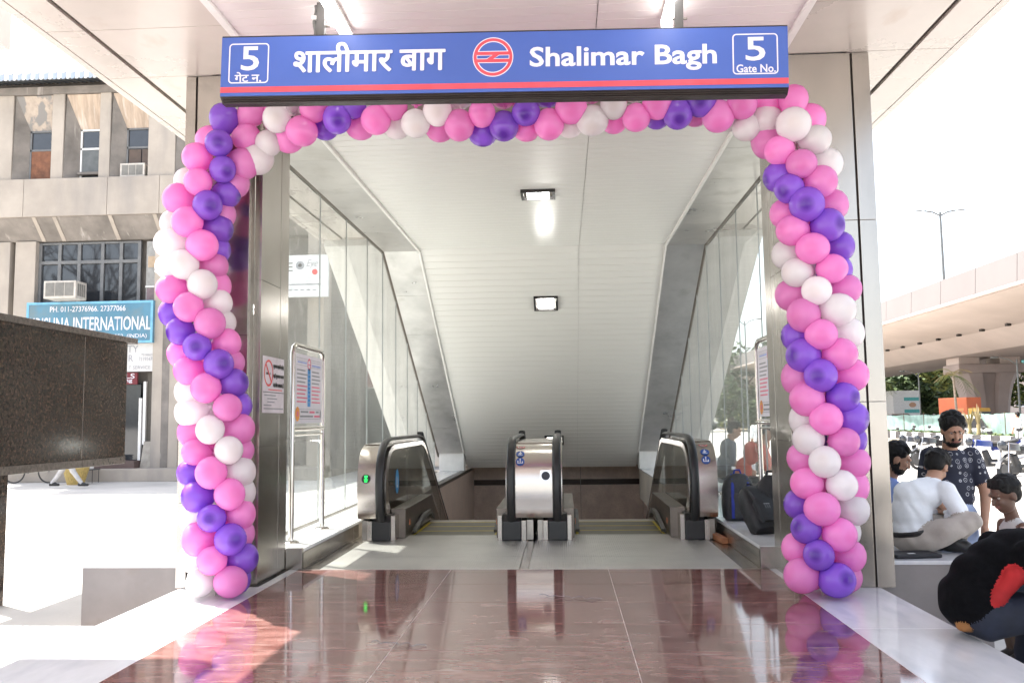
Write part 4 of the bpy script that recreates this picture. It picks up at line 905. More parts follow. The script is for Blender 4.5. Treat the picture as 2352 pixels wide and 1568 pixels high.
mo('cap', MB().box(-5.48, -5.15, yj[0]-.08, yj[-1]+.15, z2_+.002, mz(2.56)), GBG, bevel=.006)
for y in (6.3, 10.22*ks_): mo('post', MB().box(-5.37, -5.23, y-.08, y+.08, -.45, z1_), BLACKG)
# large bare tree on the plaza, mirrored in the office windows
bt = empty('bare_tree', (-22.5, 13.5, -.45), label='large leafless tree on the plaza facing the office building', cat='tree'); r_ = random.Random(4); tb = MB(); tips = []
def grow(p, d, L, r, lv):
    q = p+d*L; m_ = p+d*L*.5+Vector((r_.uniform(-1, 1), r_.uniform(-1, 1), 0))*L*.05; tb.tube([p, m_, q], [r, r*.85, r*.7], 6)
    if lv == 0: return
    for k in range(3 if lv > 2 else 2):
        nd_ = (d+Vector((r_.uniform(-1, 1), r_.uniform(-1, 1), r_.uniform(-.15, .6)))*.75).normalized(); grow(q, nd_, L*r_.uniform(.62, .85), r*.62, lv-1)
grow(Vector((0, 0, 0)), Vector((0, 0, 1)), 3.2, .38, 6)
tb.build('trunk', BARK0 if 'BARK0' in globals() else pm('bare_bark', (.10, .08, .065), .9, var=.2), bt, smooth=True)
# ================================================================ BICYCLE, BUCKET AND BASKET BY THE PLINTH
BLK = pm('bicycle_black', (.03, .03, .035), .4)
bic = empty('bicycle', (-14.9, 24.35, -.45), label='black bicycle parked against the office plinth', cat='bicycle')
def ring(c, r, t, n=28): return [(c[0]+r*math.cos(2*math.pi*i/n), c[1], c[2]+r*math.sin(2*math.pi*i/n)) for i in range(n+1)]
for x in (0, -1.05):
    wl_ = MB().tube(ring((x, 0, .34), .32, 0), .022, 6).build('wheel', RUBBER, bic)
    sp = MB()
    for i in range(12): sp.cyl((x, 0, .34), (x+.31*math.cos(i*.5236), 0, .34+.31*math.sin(i*.5236)), .004, n=4)
    sp.build('spokes', STEELD, wl_)
fm = MB()
for a, b in (((0, 0, .34), (-.12, 0, .95)), ((-.12, 0, .85), (-.72, 0, .85)), ((-.14, 0, .78), (-.62, 0, .30)), ((-.75, 0, .95), (-.62, 0, .30)), ((-.62, 0, .30), (-1.05, 0, .34)), ((-.73, 0, .85), (-1.05, 0, .34))): fm.tube([a, b], .017, 6)
fm.build('frame', BLK, bic); MB().ball((-.77, 0, .99), (.14, .07, .04)).build('saddle', RUBBER, bic)
MB().tube([(-.05, -.28, .98), (-.16, -.1, 1.03), (-.16, .1, 1.03), (-.05, .28, .98)], .013, 6).build('handlebar', STEELD, bic)
bk = empty('bucket', (-13.75, 24.4, -.05), label='white plastic bucket on a small iron stool beside the bicycle', cat='bucket')
MB().loft([[(r*math.cos(i*.3927), r*math.sin(i*.3927), z) for i in range(16)] for r, z in ((.13, 0), (.17, .30), (.18, .30), (.18, .32))]).build('body', WHITEP, bk, smooth=True)
st = empty('stool', (-13.75, 24.4, -.45), label='small iron stool carrying the white bucket', cat='stool')
MB().box(-.24, .24, -.2, .2, .37, .395).build('seat', ROD, st)
for a in (-.21, .21):
    for b in (-.17, .17): MB().tube([(a, b, 0), (a, b, .37)], .012, 6).build('leg', ROD, st)
bs = empty('basket', (-13.75, 23.75, -.45), label='yellow woven basket on the plaza behind the walking person', cat='basket')
MB().loft([[(r*math.cos(i*.3927), r*math.sin(i*.3927), z) for i in range(16)] for r, z in ((.22, 0), (.36, .5), (.34, .5), (.20, .03))], caps=False).build('weave', pm('yellow_cane', (.52, .37, .12), .7, var=.2, stretch=(8, 8, 1)), bs)
# ceiling-level security camera on the office pier
sc2 = empty('security_camera', (X25(362, 625), 25.1, Z25(625)), label='small white security camera on the concrete pier of the office', cat='camera')
MB().tube([(.0, .1, 0), (-.05, -.12, -.02)], .045, 10).build('body', WHITEP, sc2); MB().tube([(0, .1, 0), (.18, .1, 0)], .02, 6).build('bracket', WHITEP, sc2)
# ================================================================ ROAD SIDE: FLYOVER, STREET, TREES, VEHICLES
FLY = pm('flyover_concrete', (.50, .41, .365), .85, var=.08, scale=.25, spots=((.40, .32, .28), .3, .5, .8, (1, .2, 1)))
FLYP = pm('flyover_parapet', (.155, .135, .13), .8, var=.05, scale=.3)
fo = empty('flyover', (28., 64., -.45), label='long concrete flyover on a flared pier crossing beside the road', cat='flyover')
def fb(n, mb, m, **k):
    o = mb.build(n, m, fo, **k); o.location = (-28., -64., .45); return o
Y0, Y1 = 8., 330.
fb('deck', MB().prism([(20.7, 7.15), (20.7, 6.95), (25.2, 6.15), (27.0, 5.2), (34.0, 5.2), (35.8, 6.15), (40.3, 6.95), (40.3, 7.15)], 'y', Y0, Y1), FLY)
n_ = 0; yy = Y0
pmh = MB().prism([(20.62, 7.0), (20.95, 7.0), (20.95, 8.45), (20.78, 8.5), (20.72, 8.5)], 'y', .02, 3.98).mesh('parapet_panel', FLYP)
while yy < 210:
    o = inst('parapet_panel', pmh, fo, (-28, yy-64, .45)); yy += 4.
fb('parapet_run', MB().box(20.65, 20.95, 210, Y1, 7., 8.5), FLYP)
fb('drain_pipe', MB().tube([(20.58, Y0, 7.06), (20.58, Y1, 7.06)], .09, 8), pm('pipe_pink', (.55, .42, .38), .6))
hm = MB().box(24.7, 24.92, 0, .28, 6.10, 6.24).mesh('drain_hole', DARK)
yy = 18.
while yy < 140: inst('drain_hole', hm, fo, (-28., yy-64+1.2, .43)); yy += 3.
# flared pier
pr = []
for z, w_, d_ in ((-.45, 1.35, 1.0), (1.2, 1.38, 1.0), (2.4, 1.5, 1.05), (3.3, 1.72, 1.1), (4.1, 2.1, 1.2)):
    pr.append([(30+x*w_, 63.5+y*d_, z) for x, y in ((-1, -.6), (-.75, -1), (-.3, -1), (-.22, -.72), (.22, -.72), (.3, -1), (.75, -1), (1, -.6), (1, .6), (.75, 1), (-.75, 1), (-1, .6))])
PIER = pm('pier_concrete', (.34, .275, .25), .85, var=.1, scale=.4)
def pier(y):
    p = MB().loft([[(a, b-63.5+y, c) for a, b, c in r] for r in pr]); fb('pier', p, PIER, smooth=30)
    fb('pier_cap', MB().box(27.75, 32.25, y-1.3, y+1.3, 4.1, 4.72), PIER, bevel=.05)
    for x in (28.6, 31.4): fb('bearing_block', MB().box(x-.7, x+.7, y-1., y+1., 4.72, 5.2), FLY)
for y in (63.5, 103., 143.): pier(y)

# --- the street: road with lane dashes, median kerb painted black and white, green net fence, verge
ASPH = pm('grey_asphalt', (.13, .125, .12), .85, var=.12, scale=.6)
road = struct('road', MB().box(23.4, 62., -60., 400., -.448, -.440), ASPH)
KW = pm('kerb_white', (.74, .73, .72), .7, var=.06); KB = pm('kerb_black', (.035, .03, .03), .7, var=.2)
kerb = empty('median_kerb', (21.2, 45., -.45), label='long low kerb painted in black and white blocks along the road', cat='kerb')
kp = [(21.6, 26.), (21.15, 42.), (21.3, 48.), (21.7, 53.), (22.0, 60.), (21.2, 69.), (20.8, 90.)]
def kpt(y):
    for (x0, y0), (x1, y1) in zip(kp[:-1], kp[1:]):
        if y0 <= y <= y1: return x0+(x1-x0)*(y-y0)/(y1-y0)
    return kp[-1][0]
kmesh = [MB().box(-.12, .12, -.505, .505, 0, .60).mesh('kerb_block', m, bevel=.03) for m in (KW, KB)]
yy, i = 26.5, 0
while yy < 90:
    dx = kpt(yy+.5)-kpt(yy-.5); o = inst('kerb_block', kmesh[i % 2], kerb, (kpt(yy)-21.2, yy-45., 0), (0, 0, -math.atan(dx))); yy += 1.02; i += 1
def leafmat(name, c, c2): 
    m = pm(name, c, .6, var=.3, scale=1.2, c2=c2, spec=.3); return m
LG = leafmat('leaf_green', (.12, .16, .06), (.05, .08, .03)); LY = leafmat('leaf_yellow_green', (.25, .245, .065), (.12, .15, .04)); LD = leafmat('leaf_dark', (.085, .115, .05), (.035, .06, .028)); LT = leafmat('leaf_tan', (.34, .26, .14), (.2, .17, .08))
BARK = pm('tree_bark', (.16, .12, .09), .9, var=.2, scale=4., stretch=(2, 2, .4), bump=.3)
def leaves(n, fn, size, seed, mi=lambda p: 0):
    r = random.Random(seed); mb = MB()
    for _ in range(n):
        p = fn(r); a, b, c = r.uniform(0, 6.28), r.uniform(-1.2, 1.2), r.uniform(0, 6.28); E_ = Euler((b, r.uniform(-.8, .8), a)).to_matrix(); s = size*r.uniform(.6, 1.4)
        u, v = E_ @ Vector((s, 0, 0)), E_ @ Vector((0, s*.45, 0)); P = Vector(p)
        mb.add([P-u, P+v*.9, P+u, P-v*.9], [(0, 1, 2, 3)], mi(P))
    return mb
def verge_grass():
    def f(r):
        y = 27+62*r.random()**1.3; return (kpt(y)+.25+r.random()*1.3, y, -.15+.35*r.random()**1.5)
    return leaves(9000, f, .11, 3)
o = verge_grass().build('verge_plants', LG); tag(o, 'low green ground cover growing behind the painted kerb', 'plants', kind='stuff')
struct('verge', MB().box(21.3, 24.2, 20, 120, -.452, -.30), pm('verge_soil', (.30, .25, .18), .95))
# green net fence on posts
NET = bpy.data.materials.new('green_net'); NET.use_nodes = True; MATS['green_net'] = NET
nt = NET.node_tree; b_ = nt.nodes['Principled BSDF']; b_.inputs['Base Color'].default_value = (.40, .60, .53, 1); b_.inputs['Roughness'].default_value = .7
tr_ = nd(nt, 'ShaderNodeBsdfTransparent'); ms_ = nd(nt, 'ShaderNodeMixShader'); nz_ = nd(nt, 'ShaderNodeTexNoise'); nz_.inputs['Scale'].default_value = 1.3; mr_ = nd(nt, 'ShaderNodeMapRange'); mr_.inputs['To Min'].default_value = .15; mr_.inputs['To Max'].default_value = .85
g_ = nd(nt, 'ShaderNodeNewGeometry'); nt.links.new(g_.outputs['Position'], nz_.inputs['Vector']); nt.links.new(nz_.outputs['Fac'], mr_.inputs['Value']); nt.links.new(mr_.outputs[0], ms_.inputs[0]); nt.links.new(tr_.outputs[0], ms_.inputs[1]); nt.links.new(b_.outputs[0], ms_.inputs[2]); nt.links.new(ms_.outputs[0], nt.nodes['Material Output'].inputs[0])
nf = empty('net_fence', (23.3, 50, -.3), label='pale green shade-net fence on thin posts behind the kerb', cat='fence')
rr = random.Random(5); yy = 26.
while yy < 92:
    y1 = yy+3.; mb = MB(); rows = []
    for k in range(7):
        t = k/6; bul = .12*math.sin(math.pi*t)*rr.uniform(-1, 1)
        rows.append([(kpt(yy+3*t)+1.9-23.3+bul, yy+3*t-50, .15), (kpt(yy+3*t)+1.9-23.3+bul*.6, yy+3*t-50, .9), (kpt(yy+3*t)+1.9-23.3, yy+3*t-50, 1.55-.10*math.sin(math.pi*t)*rr.random())])
    mb.loft(rows, closed=False); mb.build('net_panel', NET, nf)
    MB().cyl((kpt(yy)+1.9-23.3, yy-50, 0), (kpt(yy)+1.9-23.3, yy-50, 1.65), .035, n=6).build('post', BARK, nf); yy = y1
def tree(name, label, x, y, h, cr, seed, mats, dens=2600, size=.28, grp=None, trunk=.22, flat=.8):
    e = empty(name, (x, y, -.45), label=label, cat='tree', group=grp); r = random.Random(seed)
    mb = MB(); th = h-cr*1.1; mb.tube([(0, 0, 0), (r.uniform(-.2, .2), r.uniform(-.2, .2), th*.5), (r.uniform(-.4, .4), 0, th), (r.uniform(-.6, .6), 0, h-cr*.5)], [trunk*1.2, trunk, trunk*.7, trunk*.25], 8)
    cl = []
    for k in range(11):
        a = k*2.4+r.random(); q = cr*(.35+.6*r.random()); c = Vector((q*math.cos(a), q*math.sin(a), h-cr*.9+r.uniform(-.75, .75)*cr*flat)); cl.append((c, cr*r.uniform(.28, .5)))
        mb.tube([(0, 0, th*r.uniform(.7, 1)), c*.5+Vector((0, 0, th*.45)), c], [trunk*.45, trunk*.25, .03], 5)
    cl.append((Vector((0, 0, h-cr*.4)), cr*.5))
    mb.build('trunk', BARK, e, smooth=True)
    def f(rr):
        c, q = rr.choice(cl); v = Vector((rr.gauss(0, 1), rr.gauss(0, 1), rr.gauss(0, 1))).normalized()*q*(.45+.6*rr.random()**.6); v.z *= .8; return c+v
    rm = random.Random(seed+1)
    leaves(dens, f, size, seed, lambda p: 0 if rm.random() < .6 else 1).build('crown', mats, e)
    return e
gT = 'trees behind the road'
tree('broadleaf_tree', 'tall dark green tree between two yellowish trees', 51, 128, 13.5, 6.5, 11, [LD, LG], 9000, .5, gT, .4)
tree('broadleaf_tree', 'tall yellow-green tree between the kiosk and the flyover pier', 50.5, 112, 12., 5.2, 12, [LY, LG], 7000, .42, gT, .35)
tree('broadleaf_tree', 'dense dark tree just behind the striped kiosk roof', 46.0, 122, 12., 6., 13, [LD, LG], 8000, .5, gT, .4)
tree('broadleaf_tree', 'bright yellow-green roadside tree right of the flyover pier', 40., 76, 7.2, 2.7, 14, [LY, LG], 2600, .25, gT, .16)
tree('broadleaf_tree', 'dark bush-like tree at the foot of the flyover pier', 36.5, 78., 3.2, 1.8, 15, [LD, LG], 1500, .22, gT, .12)
tree('broadleaf_tree', 'distant dark tree seen through the glass side wall under the flyover', 20, 105, 11, 6.5, 16, [LD, LG], 3200, .45, gT, .4)
tree('broadleaf_tree', 'distant yellowish tree seen through the glass side wall beside the road', 28., 120, 9, 6., 17, [LY, LD], 3000, .45, gT, .4)
def palm(label, x, y, h, seed, mats, nf_=15, L=1.5):
    e = empty('young_palm', (x, y, -.45), label=label, cat='palm', group='young palms along the verge'); r = random.Random(seed)
    MB().tube([(0, 0, 0), (.05, 0, h*.5), (0, .03, h)], [.10, .08, .07], 8).build('trunk', pm('palm_trunk', (.42, .34, .27), .9, var=.2, scale=8.), e, smooth=True)
    for k in range(nf_):
        a = k*2.39; el = r.uniform(-.3, 1.2); mb = MB(); Lk = L*r.uniform(.7, 1.1); pts = []
        for j in range(7):
            t = j/6; pts.append(Vector((math.cos(a)*Lk*t*math.cos(el*(1-.4*t)), math.sin(a)*Lk*t*math.cos(el*(1-.4*t)), h+Lk*(math.sin(el)*t-.75*t*t))))
        mb.tube(pts, [.018, .016, .014, .012, .01, .008, .004], 4)
        sd_ = Vector((-math.sin(a), math.cos(a), 0))
        for j in range(1, 7):
            for u in (0, .5):
                p = pts[j-1].lerp(pts[j], u) if j > 0 else pts[j]; ll = .42*(1-.5*abs(j/6-.45))
                for sg in (-1, 1): mb.add([p, p+sd_*sg*ll*.5+Vector((0, 0, -.05))+(pts[j]-pts[j-1])*.5, p+sd_*sg*ll+Vector((0, 0, -.2*ll))+(pts[j]-pts[j-1])*.9], [(0, 1, 2)])
        mb.build('frond', mats[k % len(mats)], e)
palm('young palm with drooping tan fronds in front of the orange truck', 24.4, 55.5, 4.1, 21, [LY, LT, LG], 15, 1.5)
palm('young palm with thin green fronds in front of the striped kiosk', 24.6, 68., 4.0, 22, [LG, LY], 13, 1.4)
def agave(label, px, y, h, seed):
    p = at(px, 985, y); e = empty('dry_shrub', (p.x, y, -.3), label=label, cat='shrub', group='dry shrubs along the net fence'); r = random.Random(seed)
    MB().tube([(0, 0, 0), (0, 0, h*.5)], [.12, .09], 7).build('stem', LT, e)
    for k in range(13):
        a = k*2.4; t = r.uniform(.15, .6); tip = Vector((math.cos(a)*t, math.sin(a)*t, h*r.uniform(.75, 1.05))); b0 = Vector((0, 0, h*.42)); s = Vector((-math.sin(a), math.cos(a), 0))*.05; mid = (b0+tip)/2+Vector((0, 0, .08))
        MB().add([b0-s*.5, b0+s*.5, mid+s, tip, mid-s], [(0, 1, 2, 3, 4)]).build('leaf', LT, e)
agave('dry tan shrub with stiff leaves left of the parked white hatchback', 2248, 46., 2.0, 31); agave('thin dry shrub with upright spiky leaves beside the orange truck', 2228, 48., 1.9, 33)
# --- kiosk with teal stripes, orange container truck, far buildings
TEAL = pm('teal_paint', (.10, .42, .40), .6)
ks = empty('striped_kiosk', (35.4, 92, -.45), label='white roadside kiosk with two teal stripes and a round emblem', cat='kiosk')
MB().box(-1.2, 1.5, 0, 3., 0, 4.2).build('body', KW, ks)
for z0, z1 in ((1.9, 2.25), (3.15, 3.5)): MB().box(-.1, 1.505, -.02, 0, z0, z1).build('stripe', TEAL, ks)
MB().add([(.75+.36*math.cos(i*.3), -.025, 2.72+.26*math.sin(i*.3)) for i in range(21)], [tuple(range(21))]).build('emblem', pm('emblem_tan', (.55, .32, .20), .6), ks)
MB().box(-1.0, -.3, -.03, 0, .3, 1.7).build('door', WIN, ks)
tk = empty('container_truck', (25.55, 57.5, -.45), rad(-74), 'orange container truck parked beside the flyover pier', 'truck')
OR = pm('container_orange', (.62, .14, .045), .5, var=.1, scale=.6); OD = pm('container_lettering', (.72, .30, .10), .6)
cn = MB().box(-3.0, 3.0, -1.2, 1.2, 1.0, 3.6).build('container', OR, tk, bevel=.04)
for i in range(22): MB().box(-2.9+i*.265, -2.78+i*.265, -1.225, -1.2, 1.1, 3.5).build('corrugation', OR, cn)
for x0, x1, z0, z1 in ((-1.6, -.5, 2.1, 2.5), (.9, 2.4, 2.5, 2.7), (.7, 2.6, 2.15, 2.28), (.9, 2.4, 1.85, 1.98)): MB().box(x0, x1, -1.235, -1.226, z0, z1).build('lettering', OD, cn)
MB().box(3.1, 4.9, -1.15, 1.15, .6, 2.7).build('cab', pm('truck_yellow', (.70, .38, .03), .4), tk, bevel=.12)
MB().box(4.0, 4.93, -1.17, 1.17, 1.7, 2.4).build('cab_window', BGLASS, tk)
MB().box(-3., 4.8, -.9, .9, .65, 1.0).build('chassis', ROD, tk)
for x in (-2.2, -1.1, 3.9):
    for y in (-1.0, 1.0):
        wh = MB().cyl((x, y-.14, .5), (x, y+.14, .5), .5, n=20).build('wheel', RUBBER, tk); MB().cyl((x, y-.15, .5), (x, y+.15, .5), .24, n=14).build('rim', STEELD, wh)
fbld = empty('far_building', (62, 150, -.45), label='pale block with a teal upper floor beyond the flyover pier', cat='building')
MB().box(-16, 22, 0, 14, 0, 9.5).build('wall', pm('far_pink_wall', (.50, .41, .36), .8), fbld); MB().box(-15.9, 22.1, -.4, 0, 9.5, 15.).build('teal_cladding', pm('far_teal', (.10, .30, .28), .6), fbld); MB().box(-16.3, 24, -1.5, 14, 15., 17.5).build('parapet', CONCL, fbld)
for i in range(9):
    w_ = MB().box(-14+i*4, -11.6+i*4, -.1, 0, 3., 5.).build('window', BGLASS, fbld); MB().box(-14.1+i*4, -11.5+i*4, -.2, -.1, 2.8, 3.0).build('sill', KW, w_)
fb2 = empty('far_building', (112, 200, -.45), label='white and pink tower block far beyond the yellow-green tree', cat='building')
MB().box(-14, 18, 0, 14, 0, 27).build('wall', pm('far_white_wall', (.62, .58, .56), .8), fb2)
for i in range(5):
    for j in range(6): MB().box(-12+i*6, -9+i*6, -.1, 0, 3+j*4, 5+j*4).build('window', BGLASS if (i+j) % 3 else pm('far_red_blind', (.45, .18, .15), .6), fb2)
# --- street lamps
def lamp(label, x, y, h, arm, two, z0=-.45, r=.07):
    e = empty('street_lamp', (x, y, z0), label=label, cat='street lamp', group='street lamps of the road')
    MB().tube([(0, 0, 0), (0, 0, h)], [r, r*.6], 8).build('pole', pm('lamp_grey', (.14, .15, .15), .5), e, smooth=True)
    for sg in ((-1, 1) if two else (-1,)):
        MB().tube([(0, 0, h-.3), (sg*arm*.35, 0, h), (sg*arm*.75, 0, h+.12)], r*.45, 6).build('arm', MATS['lamp_grey'], e)
        MB().ball((sg*arm, 0, h+.13), (arm*.22, .12, .06), 10, 6).build('lamp_head', MATS['lamp_grey'], e, smooth=True)
tk.scale = (.42, .45, .76)
p_ = at(2168, 640, 70.); lamp('tall twin-armed lamp standing on the flyover', p_.x, 70, at(2163, 487, 70).z-7.2, 1.65, True, 7.2, .15)
p_ = at(2115, 960, 62.); lamp('white single-armed lamp beside the yellow-green tree', p_.x, 62, 4.6, 1.1, False)
p_ = at(2344, 960, 50.); lamp('grey single-armed lamp beside the bright roadside tree', p_.x, 50, 4.7, 1.2, False)
p_ = at(1712, 780, 60.); lamp('small twin-armed lamp seen through the glass side wall', p_.x, 60, at(1712, 737, 60).z+.45, 1.0, True)
# --- cars
def car(label, x, y, rz, paint, dark=None, L=4.0, Wd=1.66, Hh=1.5):
    e = empty('parked_car', (x, y, -.44), rz, label, 'car', 'cars along the road')
    pf = [(-L/2, .35), (-L/2, .78), (-L*.47, .86), (-L*.20, .90), (L*.44, .92), (L/2, .80), (L/2, .35)]
    body = MB().prism(pf, 'y', -Wd/2, Wd/2).build('body', paint, e, bevel=.07, smooth=True)
    rings = []
    for z, x0, x1, w_ in ((.88, -L*.30, L*.46, .94), (1.15, -L*.20, L*.43, .90), (Hh-.08, -L*.10, L*.36, .78), (Hh, -L*.04, L*.30, .70)):
        rings.append([(x0, -Wd/2*w_, z), (x1, -Wd/2*w_, z), (x1, Wd/2*w_, z), (x0, Wd/2*w_, z)])
    cabn = MB().loft(rings).build('cabin', BGLASS, e, bevel=.03, smooth=True)
    MB().loft([[(a*1.0, b*1.01, c+.015) for a, b, c in rings[2]], [(a, b*1.02, c+.03) for a, b, c in rings[3]]]).build('roof', paint, cabn, bevel=.02)
    for xx in (-L*.31, L*.31):
        for yy in (-Wd/2+.08, Wd/2-.08):
            wh = MB().cyl((xx, yy-.1, .32), (xx, yy+.1, .32), .32, n=20).build('wheel', RUBBER, e); MB().cyl((xx, yy-.11, .32), (xx, yy+.11, .32), .19, n=14).build('rim', STEELP, wh)
    for s in (-1, 1):
        MB().box(-L/2-.02, -L/2+.06, s*Wd*.36-.14, s*Wd*.36+.14, .62, .76).build('headlight', PW, e); MB().box(L/2-.05, L/2+.02, s*Wd*.40-.10, s*Wd*.40+.10, .62, .86).build('tail_light', PR, e)
CW = pm('car_white', (.78, .78, .78), .25, coat=.5); CG = pm('car_grey', (.18, .17, .165), .3, coat=.5); CB = pm('car_blue_grey', (.24, .27, .33), .3, coat=.5)
def carpx(label, px, y, rz, paint, **k): p = at(px, 960, y); car(label, p.x, y, rz, paint, **k)
carpx('white hatchback with dark rear window behind the dry shrub', 2222, 50., rad(75), CW)
carpx('white car behind the head of the standing person, near the truck', 2155, 60., rad(80), CW)
carpx('grey van with its back turned beside the striped kiosk', 2066, 66., rad(85), CG, Hh=1.75)
carpx('blue-grey saloon beside the grey van', 2090, 72., rad(85), CB)
carpx('white pickup partly behind the portal column', 2040, 72., rad(85), CW)
# ================================================================ MOTORCYCLES PARKED ON THE FORECOURT
def motorbike(label, x, y, rz, paint, seatm=None, full=True):
    e = empty('motorcycle', (x, y, -.45), rz, label, 'motorcycle', 'motorcycles parked along the forecourt'); e.rotation_euler = (rad(6), 0, rz)
    for xx in (-.66, .66):
        wl_ = MB().tube([(xx+.27*math.cos(i*.2618), 0, .30+.27*math.sin(i*.2618)) for i in range(25)], .045, 8).build('wheel', RUBBER, e, smooth=True)
        MB().cyl((xx, -.03, .30), (xx, .03, .30), .20, n=16).build('rim', ROD, wl_)
    MB().loft([[(a, .0+b*w_, c) for b, c in ((-1, z-.09), (1, z-.09), (1, z+.05), (.5, z+.09), (-.5, z+.09), (-1, z+.05))] for a, w_, z in ((-.10, .08, .86), (.05, .15, .87), (.25, .17, .88), (.40, .10, .90), (.46, .05, .88))]).build('fuel_tank', paint, e, smooth=True)
    MB().loft([[(a, b*w_, z+d) for b, d in ((-1, -.05), (1, -.05), (.9, .04), (-.9, .04))] for a, w_, z in ((-.95, .06, .97), (-.70, .12, .90), (-.35, .14, .82), (-.10, .10, .84))]).build('seat', RUBBER, e, smooth=True)
    MB().loft([[(a, b*w_, z+d) for b, d in ((-1, -.04), (0, -.07), (1, -.04), (.8, .05), (-.8, .05))] for a, w_, z in ((-1.05, .03, .94), (-.80, .08, .82), (-.45, .11, .74), (-.15, .07, .74))]).build('tail_panel', paint, e, smooth=True)
    MB().box(-.18, .12, -.11, .11, .26, .46).cyl((.02, 0, .40), (.12, 0, .70), .10, .085, 12).build('engine', pm('engine_black', (.05, .05, .052), .4, .6), e, bevel=.03)
    MB().tube([(.10, .17, .36), (-.3, .2, .34), (-.95, .22, .48)], [.03, .04, .06], 10).build('exhaust', STEELP, e, smooth=True)
    for s in (-.09, .09): MB().tube([(.66, s, .30), (.42, s, .98)], .025, 8).build('fork', STEELP, e)
    MB().tube([(.30, -.36, 1.06), (.40, -.14, 1.02), (.40, .14, 1.02), (.30, .36, 1.06)], .014, 8).build('handlebar', ROD, e)
    MB().ball((.56, 0, .93), (.09, .11, .12)).build('headlight', BGLASS, e, smooth=True)
    MB().loft([[(a, b*.06, z+d) for b, d in ((-1, 0), (1, 0), (0, .03))] for a, z in ((.40, .56), (.62, .64), (.86, .54), (.97, .40))]).build('mudguard', paint, e, smooth=True)
    for s in (-1, 1):
        MB().tube([(.34, s*.28, 1.05), (.36, s*.32, 1.22)], .008, 6).build('mirror_stem', ROD, e); MB().ball((.35, s*.34, 1.26), (.02, .075, .045), 10, 6).build('mirror', BLACKP, e, smooth=True)
    MB().tube([(-.05, .1, .3), (-.1, .25, .0)], .012, 6).build('side_stand', ROD, e)
    return e
MBK = pm('bike_black', (.035, .034, .036), .22, coat=.4); MBS = pm('bike_silver', (.16, .16, .165), .3, .6); MBB = pm('bike_blue', (.015, .035, .20), .22, coat=.5)
def bike(label, px, py, rz, paint): p = fl(px, py, -.45); motorbike(label, p.x, p.y, rz, paint)
bike('black and silver motorcycle beyond the person in the pale blue shirt', 2112, 1072, rad(205), MBS)
bike('black motorcycle behind the standing person with its tail showing', 2150, 1076, rad(200), MBK)
bike('black motorcycle with bright blue panels beside the standing person', 2278, 1094, rad(196), MBB)
bike('large silver and black motorcycle above the child, seen from the front', 2345, 1112, rad(218), MBS)
